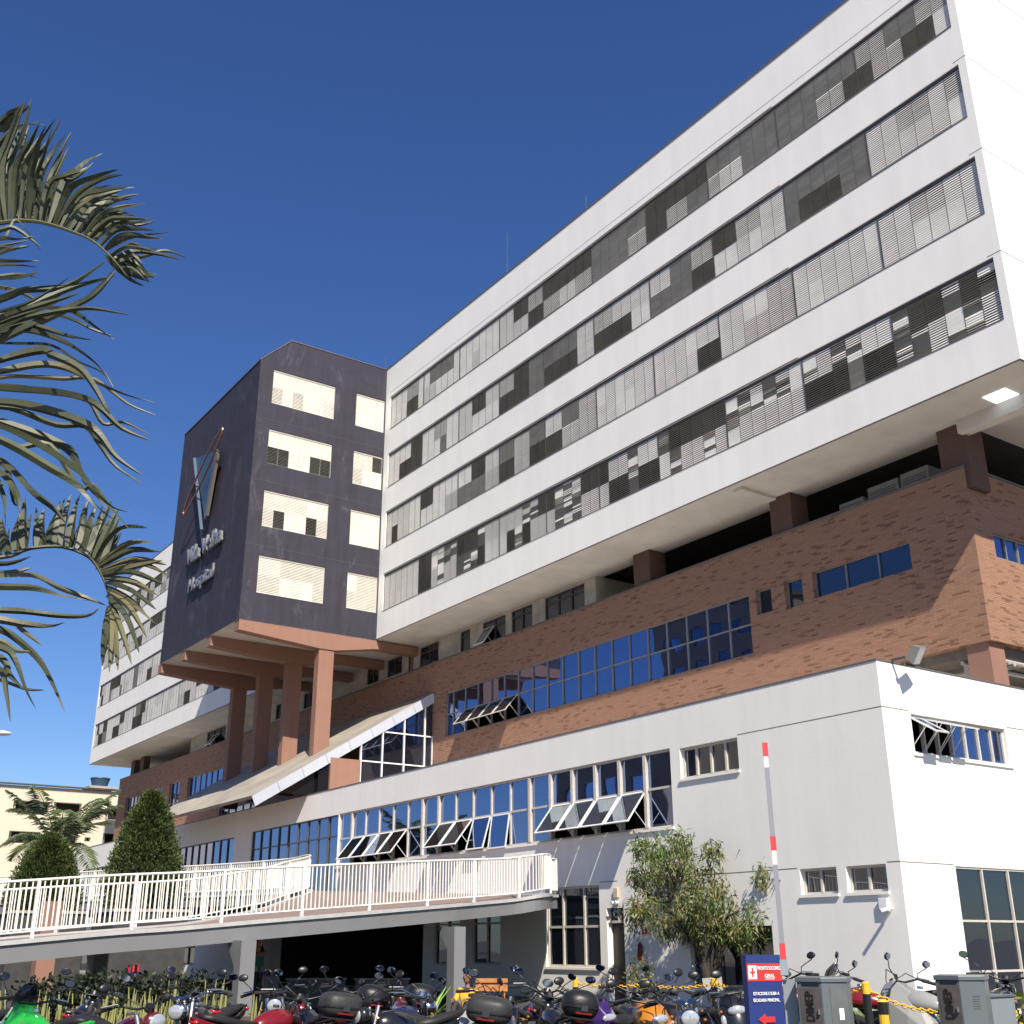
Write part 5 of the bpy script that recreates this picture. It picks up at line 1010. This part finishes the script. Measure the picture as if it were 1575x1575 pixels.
m=MB(); m.box((-.25,-.45,0),(.15,.45,.07)); o=empty('concrete_stool',(c.x,c.y,0),RAD(-60)); tag(o,'low concrete slab the yellow shirted person sits on','stool'); m.build('block',CONC,o,bev=.02); m=MB(); m.box((-.27,-.47,.0705),(.17,.47,.095)); m.build('top_slab',GREYP,o)
# ================================================================ motorcycles
def torus(mb,c,R_,r,n1=28,n2=8,ax='y'):
    b=len(mb.v)
    for i in range(n1):
        a=2*math.pi*i/n1
        for j in range(n2):
            t=2*math.pi*j/n2; rr=R_+r*math.cos(t); mb.v.append((c[0]+rr*math.cos(a),c[1]+r*math.sin(t)*1.0,c[2]+rr*math.sin(a)))
    for i in range(n1):
        for j in range(n2):
            mb.f.append((b+i*n2+j,b+((i+1)%n1)*n2+j,b+((i+1)%n1)*n2+(j+1)%n2,b+i*n2+(j+1)%n2)); mb.m.append(mb.mi)
def ell(mb,c,rx,ry,rz,n1=14,n2=10,pw=1.0,rot=None):
    c=Vector(c); secs=[]
    f=lambda v,p: math.copysign(abs(v)**p,v)
    for i in range(n2+1):
        ph=-math.pi/2+math.pi*i/n2; cz=f(math.sin(ph),pw); cr_=max(.02,abs(math.cos(ph))**pw)
        ring=[Vector((rx*cr_*f(math.cos(a),pw),ry*cr_*f(math.sin(a),pw),rz*cz)) for a in [2*math.pi*k/n1 for k in range(n1)]]
        secs.append([c+(rot@v if rot else v) for v in ring])
    mb.loft(secs)
MIRG=glassmat('mirror_glass',(.55,.72,1.0),.85,rough=.02); DARKM=mat('engine_metal',(.10,.10,.105),.35,metal=.8,var=.2,vs=12); LENSR=mat('lens_red',(.42,.015,.012),.15,coat=.6); LENSW=mat('lens_clear',(.55,.57,.6),.08,metal=.5); LENSA=mat('lens_amber',(.34,.12,.015),.2); SEAT=mat('seat_vinyl',(.016,.015,.015),.55,bump=.1,bs=60)
CASE=mat('case_plastic',(.012,.012,.013),.40,var=.3,vs=7,bump=.15,bs=50,spec=.4); GREYC=mat('case_grey',(.030,.031,.031),.5,var=.3,vs=5,bump=.15,bs=40,spec=.35)
def moto(px,D,rz,paint,label,kind='street',case=None,mir=1.0,screen=False,chrome=False,zoff=0,casem=None,tankc=None,lean=7):
    D=D*1.28 if D<12.5 else D*1.16
    c=at(px,1500,D); z0=.03 if px<1240 else .17
    o=empty('motorcycle' if kind!='scooter' else 'motor_scooter',(c.x,c.y,z0+zoff),RAD(rz)); o.rotation_euler=(RAD(lean),0,RAD(rz)); tag(o,label,'motorcycle' if kind!='scooter' else 'scooter','motorcycles parked in front of the hospital')
    WR=.30 if kind!='scooter' else .25; xf,xr=.66,-.62
    B=lambda mb,nm,mt_,par=None,**k: mb.build(nm,mt_,par or o,**k)
    for x in (xf,xr):
        m=MB(); torus(m,(x,0,WR),WR-.045,.045 if x==xf else .055); w_=B(m,'wheel',RUB,smooth=True)
        m=MB(); torus(m,(x,0,WR),WR-.085,.014,24,6)
        for k in range(5): a=k*2*math.pi/5; m.tube([(x,0,WR),(x+math.cos(a)*(WR-.09),0,WR+math.sin(a)*(WR-.09))],.012,5)
        m.tube([(x,-.06,WR),(x,.06,WR)],.035,10); B(m,'rim',STEEL if chrome else DARKM,w_)
    if kind=='scooter':
        m=MB()
        # rear body
        secs=[]
        for x,w_,zl,zh in ((-.78,.06,.62,.80),(-.62,.13,.48,.80),(-.35,.17,.32,.77),(-.10,.17,.28,.72),(.02,.13,.26,.5)):
            secs.append([(x,-w_,zl),(x,-w_*1.05,(zl+zh)/2),(x,-w_*.8,zh),(x,w_*.8,zh),(x,w_*1.05,(zl+zh)/2),(x,w_,zl)])
        m.loft(secs); B(m,'rear_body',paint,smooth=True,bev=.01)
        m=MB(); m.box((-.02,-.18,.24),(.38,.18,.30)); B(m,'footboard',BLACKP,bev=.01)
        secs=[]; m=MB()
        for z,x,w_,t in ((.28,.38,.16,.07),(.55,.47,.20,.10),(.80,.42,.21,.10),(.95,.34,.17,.10),(1.03,.28,.10,.07)):
            secs.append([(x-t*.6,-w_,z),(x+t,-w_*.75,z),(x+t*1.7,0,z),(x+t,w_*.75,z),(x-t*.6,w_,z),(x-t*.9,0,z)])
        m.loft(secs); sh=B(m,'front_shield',paint,smooth=True)
        m=MB(); ell(m,(.55,0,.86),.035,.10,.05,12,8); B(m,'headlight',LENSW,smooth=True)
        for sg_ in (-1,1): m=MB(); ell(m,(.52,sg_*.15,.76),.03,.035,.07,10,8); B(m,'turn_light',LENSW,smooth=True)
        m=MB(); m.loft([[(xf-.26,-.075,.45),(xf-.26,.075,.45),(xf-.2,.06,.5),(xf-.2,-.06,.5)],[(xf,-.085,.56),(xf,.085,.56),(xf,.05,.60),(xf,-.05,.60)],[(xf+.24,-.06,.46),(xf+.24,.06,.46),(xf+.22,.03,.49),(xf+.22,-.03,.49)]]); B(m,'front_fender',paint,smooth=True)
        m=MB(); ell(m,(-.30,0,.80),.36,.14,.065,14,8); B(m,'seat',SEAT,smooth=True)
        m=MB(); m.tube([(-.55,-.12,.3),(-.2,-.12,.32)],.11,10); m.tube([(-.75,-.17,.33),(-.35,-.17,.28)],.045,10); B(m,'engine',DARKM)
    else:
        m=MB(); m.tube([(.42,0,.86),(.2,0,.42),(-.25,0,.36),(-.35,0,.66),(.36,0,.76)],.022,7); m.tube([(-.35,0,.66),(-.75,0,.74)],.02,6)
        for sg_ in (-1,1): m.tube([(-.25,sg_*.10,.38),(xr,sg_*.10,WR)],.022,6); m.tube([(-.42,sg_*.11,.72),(xr,sg_*.115,WR+.03)],.026,7)
        B(m,'frame',BLACKP)
        m=MB(); m.tube([(-.18,-.10,.36),(-.18,.10,.36)],.13,14); m.loft([[(.0+a*.10,b*.10,z) for a,b in ((-1,-1),(1,-1),(1,1),(-1,1))] for z in (.36,.40)]); 
        for k in range(7): m.box((-.04,-.085,.40+k*.028),(.16,.085,.415+k*.028))
        m.tube([(.12,-.02,.52),(.22,-.05,.40),(.18,-.11,.24),(-.1,-.14,.20)],.022,7); B(m,'engine',DARKM)
        m=MB(); m.tube([(-.1,-.15,.21),(-.4,-.16,.25),(-.82,-.18,.38)],[.03,.05,.055],12); B(m,'exhaust',CHROME if chrome else BLACKP,smooth=True)
        # tank
        m=MB(); secs=[]
        for x,w_,zl,zh in ((-.10,.06,.72,.83),(.0,.11,.70,.89),(.15,.14,.69,.945),(.30,.14,.70,.955),(.40,.10,.73,.92),(.45,.05,.77,.86)):
            secs.append([(x,-w_,zl),(x,-w_*1.08,zl+(zh-zl)*.45),(x,-w_*.75,zl+(zh-zl)*.85),(x,0,zh),(x,w_*.75,zl+(zh-zl)*.85),(x,w_*1.08,zl+(zh-zl)*.45),(x,w_,zl)])
        m.loft(secs); tk=B(m,'fuel_tank',tankc or paint,smooth=True,sub=1); m=MB(); m.tube([(.2,0,.95),(.2,0,.975)],.035,12); B(m,'filler_cap',CHROME,tk)
        m=MB(); secs=[]
        for x,w_,z,t in ((-.08,.075,.77,.05),(-.25,.115,.77,.07),(-.48,.12,.82,.07),(-.70,.09,.87,.05),(-.80,.05,.89,.03)):
            secs.append([(x,-w_,z),(x,-w_*.8,z+t),(x,w_*.8,z+t),(x,w_,z),(x,0,z-.02)])
        m.loft(secs); B(m,'seat',SEAT,smooth=True)
        m=MB(); secs=[]
        for x,w_,z,t in ((-.22,.12,.70,.08),(-.50,.11,.74,.08),(-.78,.07,.82,.07),(-.94,.03,.89,.03)):
            secs.append([(x,-w_,z-t*.4),(x,-w_,z+t*.7),(x,w_,z+t*.7),(x,w_,z-t*.4)])
        m.loft(secs); B(m,'tail_cowl',paint,smooth=False,bev=.01)
        m=MB(); m.loft([[(xr-.34,-.06,.50),(xr-.34,.06,.50),(xr-.33,.06,.52),(xr-.33,-.06,.52)],[(xr-.12,-.075,.70),(xr-.12,.075,.70),(xr-.12,.07,.72),(xr-.12,-.07,.72)],[(xr+.1,-.075,.70),(xr+.1,.075,.70),(xr+.1,.07,.72),(xr+.1,-.07,.72)]]); m.box((xr-.37,-.085,.50),(xr-.36,.085,.64)); B(m,'rear_fender',BLACKP)
        m=MB(); secs=[]
        for k in range(7): a=RAD(10+k*22); secs.append([(xf+math.cos(a)*(WR+.03),-.06,WR+math.sin(a)*(WR+.03)),(xf+math.cos(a)*(WR+.05),0,WR+math.sin(a)*(WR+.05)),(xf+math.cos(a)*(WR+.03),.06,WR+math.sin(a)*(WR+.03))])
        m.loft(secs,cap=False); B(m,'front_fender',paint,smooth=True)
        m=MB()
        if kind=='sport':
            secs=[]
            for x,w_,zl,zh in ((.72,.05,.80,.86),(.62,.14,.68,.98),(.48,.19,.52,1.04),(.25,.19,.40,.90),(.0,.15,.36,.60)):
                secs.append([(x,-w_,zl),(x,-w_*1.05,(zl+zh)/2),(x,-w_*.5,zh),(x,w_*.5,zh),(x,w_*1.05,(zl+zh)/2),(x,w_,zl)])
            m.loft(secs); B(m,'fairing',paint,smooth=False,bev=.012)
        else:
            secs=[]
            for x,w_,z in ((.50,.05,.06),(.56,.10,.09),(.64,.10,.085)):
                secs.append([(x,math.cos(a)*w_,.90+math.sin(a)*z) for a in [k*math.pi/7 for k in range(14)]])
            m.loft(secs); B(m,'headlight_shell',CHROME if chrome else paint,smooth=True)
        m=MB(); ell(m,(.665 if kind!='sport' else .705,0,.90 if kind!='sport' else .84),.02,.09,.075 if kind!='sport' else .04,14,8); B(m,'headlight',LENSW,smooth=True)
        if screen:
            m=MB(); m.loft([[(.60,-.10,.98),(.66,0,.99),(.60,.10,.98)],[(.52,-.12,1.10),(.60,0,1.13),(.52,.12,1.10)],[(.46,-.07,1.20),(.50,0,1.22),(.46,.07,1.20)]],cap=False); B(m,'windscreen',mat('smoked_screen',(.03,.03,.035),.08),smooth=True)
        m=MB()
        m=MB()
        for s_ in ((-.055,.055) if chrome else (0,)): m.tube([(.52,s_,1.00),(.545,s_,1.045)],.048,14)
        B(m,'gauges',CHROME if chrome else BLACKP)
    # fork, bars, mirrors
    m=MB()
    for sg_ in (-1,1): m.tube([(xf,sg_*.085,WR),(.44,sg_*.085,.98 if kind!='scooter' else .7)],.024,8)
    B(m,'front_fork',STEEL)
    hb=1.04; m=MB(); m.tube([(.28,-.36,hb),(.36,-.22,hb+.03),(.44,-.08,hb-.02),(.44,.08,hb-.02),(.36,.22,hb+.03),(.28,.36,hb)],.012,7); bar=B(m,'handlebar',CHROME if chrome else BLACKP,smooth=True)
    for sg_ in (-1,1):
        m=MB(); m.tube([(.24,sg_*.40,hb-.004),(.33,sg_*.27,hb+.02)],.019,9); B(m,'grip',RUB,bar)
        m=MB(); m.tube([(.40,sg_*.25,hb+.05),(.30,sg_*.37,hb+.035)],.007,5); B(m,'lever',STEEL,bar)
        # mirror: stalk, shell and glass facing the rider
        hm=(hb+.17)*1.0+.02*mir; tx=.34; ty=sg_*.36*mir; m=MB(); m.tube([(.37,sg_*.24,hb+.02),(.40,sg_*.29,hb+.10),(tx,ty,hm-.02)],.006,5); rot=Matrix.Rotation(RAD(-12),3,'Y')@Matrix.Rotation(RAD(8*sg_),3,'Z'); ell(m,(tx+.012,ty,hm+.02),.018,.062,.042,14,8,rot=rot); mr=B(m,'mirror',BLACKP,smooth=True)
        m=MB(); cc=Vector((tx-.008,ty,hm+.02)); ring=[cc+rot@Vector((-.002,math.cos(a)*.052,math.sin(a)*.034)) for a in [k*math.pi/8 for k in range(16)]]; m.add(ring,[tuple(range(16))]); B(m,'mirror_glass',MIRG,mr)
        m=MB(); ell(m,(.50,sg_*.16,.86),.022,.018,.016,10,6); B(m,'turn_light',LENSA); m=MB(); ell(m,(-.80,sg_*.13,.80),.022,.018,.016,10,6); B(m,'turn_light',LENSA)
        m=MB(); m.tube([(.36,sg_*.22,hb+.03),(.50,sg_*.20,hb+.09),(.60,sg_*.06,hb-.02),(.50,sg_*.03,.72)],.006,5); B(m,'brake_cable',BLACKP)
    m=MB(); ell(m,(-.90 if kind!='scooter' else -.80,0,.86 if kind!='scooter' else .74),.035,.07,.03,12,8); B(m,'tail_light',LENSR,smooth=True)
    m=MB(); m.box((xr-.375,-.09,.50),(xr-.371,.09,.63)); B(m,'number_plate',mat('plate_grey',(.35,.35,.35),.5))
    if case:
        m=MB(); m.box((-1.0,-.12,.865),(-.62,.12,.88)); m.tube([(-.95,.1,.87),(-.5,.12,.80)],.01,5); m.tube([(-.95,-.1,.87),(-.5,-.12,.80)],.01,5); B(m,'luggage_rack',BLACKP)
        cz=1.0; sx,sy,sz=(.18,.19,.145) if case=='round' else (.19,.215,.125)
        m=MB(); ell(m,(-.82,0,cz),sx,sy,sz,20,12,pw=.62 if case!='round' else .8); tc=B(m,'top_case',casem or CASE,smooth=True)
        pw_=.62 if case!='round' else .8; f_=lambda v: math.copysign(abs(v)**pw_,v)
        m=MB(); m.loft([[(-.82+f_(math.cos(a))*(sx+e_),f_(math.sin(a))*(sy+e_),z) for a in [2*math.pi*k/28 for k in range(28)]] for z,e_ in ((cz-.030,-.002),(cz-.026,.006),(cz-.014,.006),(cz-.010,-.002))],cap=False); B(m,'case_seam',BLACKP,tc)
        m=MB(); m.box((-.82-sx-.012,-.035,cz-.055),(-.82-sx+.01,.035,cz+.0)); B(m,'case_lock',DARKM,tc)
        m=MB(); m.box((-.82-sx-.002,-.085,cz-.085),(-.82-sx+.03,.085,cz-.068)); B(m,'case_reflector',mat('reflector_red',(.16,.01,.01),.3),tc)
    return o
P_=lambda n,c,**k: mat('paint_'+n,c,.25,coat=.7,**k)
GRN=P_('green',(.02,.36,.04)); RDP=P_('red',(.17,.009,.012)); DRP=P_('deep_red',(.11,.008,.010)); BKP=P_('black',(.012,.012,.014)); ORP=P_('orange',(.45,.16,.01)); PUR=P_('purple',(.035,.012,.10)); SLV=P_('silver',(.28,.28,.27)); WHP=P_('white',(.6,.6,.6)); DBL=P_('dark_blue',(.015,.02,.06)); WIN=P_('wine',(.10,.008,.012))
V=145
moto(62,10.4,V+48,GRN,'bright green sports motorcycle at the far left of the row','sport',screen=True)
moto(205,10.0,V+230,WIN,'dark motorcycle with a red striped tail right of the green one','street')
moto(-30,11.2,V+170,WHP,'white motorcycle cut off by the left edge','sport',screen=True)
moto(335,11.3,V+165,BKP,'black motorcycle with round chrome headlight before the left ramp column','street',chrome=True,mir=1.1)
moto(395,10.6,V-35,RDP,'red tanked motorcycle just right of the left ramp column','street')
moto(470,10.6,V+28,BKP,'motorcycle with a large worn grey top case, left of the round black case','street',case='box',casem=GREYC)
moto(533,12.0,V+22,DRP,'motorcycle with a rounded black top case before the left grey wall panel','street',case='round')
moto(592,10.9,V-40,DBL,'dark bare handlebar motorcycle left of the fern','street',chrome=True,mir=1.15)
moto(690,10.6,V-60,SLV,'silver tanked motorcycle right of the fern','street',tankc=SLV,mir=1.1)
moto(640,10.2,V+130,BKP,'low black motorcycle in front of the fern','street')
moto(755,9.8,V-8,DBL,'motorcycle with the widest grey top case below the wooden bench','street',case='box',casem=GREYC,mir=1.1)
moto(845,10.5,V+12,BKP,'motorcycle with a big smooth black top case before the tall window','street',case='round',mir=1.15)
moto(893,10.9,V-150,PUR,'purple fairing motorcycle beside the smooth black top case','sport')
moto(945,11.6,V-20,BKP,'plain black motorcycle left of the orange scooter','street',mir=1.2)
moto(988,10.3,V-158,ORP,'orange scooter facing right in the middle of the row','scooter',mir=1.1)
moto(1050,11.6,V+38,BKP,'black motorcycle with top case behind the twin chrome gauges','street',case='box',mir=1.2)
moto(1064,10.0,V+178,BKP,'black motorcycle with twin chrome gauges right of the orange scooter','street',chrome=True)
moto(1128,10.8,V+182,BKP,'big black scooter facing out beside the blue sign','scooter',zoff=.06)
moto(1258,13.4,V+120,RDP,'red motorcycle behind the left barrier cabinet','street',mir=1.2)
moto(1344,12.0,V+62,RDP,'red and black motorcycle between the two barrier cabinets','street',mir=1.25,screen=True,chrome=True)
moto(1428,12.6,V+40,SLV,'silver motorcycle half hidden by the right barrier cabinet','sport',mir=1.1)
moto(1518,12.2,V-30,BKP,'black motorcycle behind the low grey steel box','street',mir=1.25)

moto(300,12.2,V+25,BKP,'black motorcycle in the second row left of the left ramp column','street',mir=1.1)
moto(440,12.3,V+190,BKP,'black motorcycle in the second row behind the red tanked one','street')
moto(615,12.2,V+15,DRP,'deep red motorcycle in the second row beside the fern','street',case='round')
moto(800,11.8,V-25,BKP,'black motorcycle between the widest grey case and the smooth black case','street',mir=1.1)
moto(1200,12.4,V+35,BKP,'black motorcycle in the second row hidden by the blue sign','street')
moto(120,12.0,V+10,BKP,'black motorcycle in the second row before the snake plants','street')
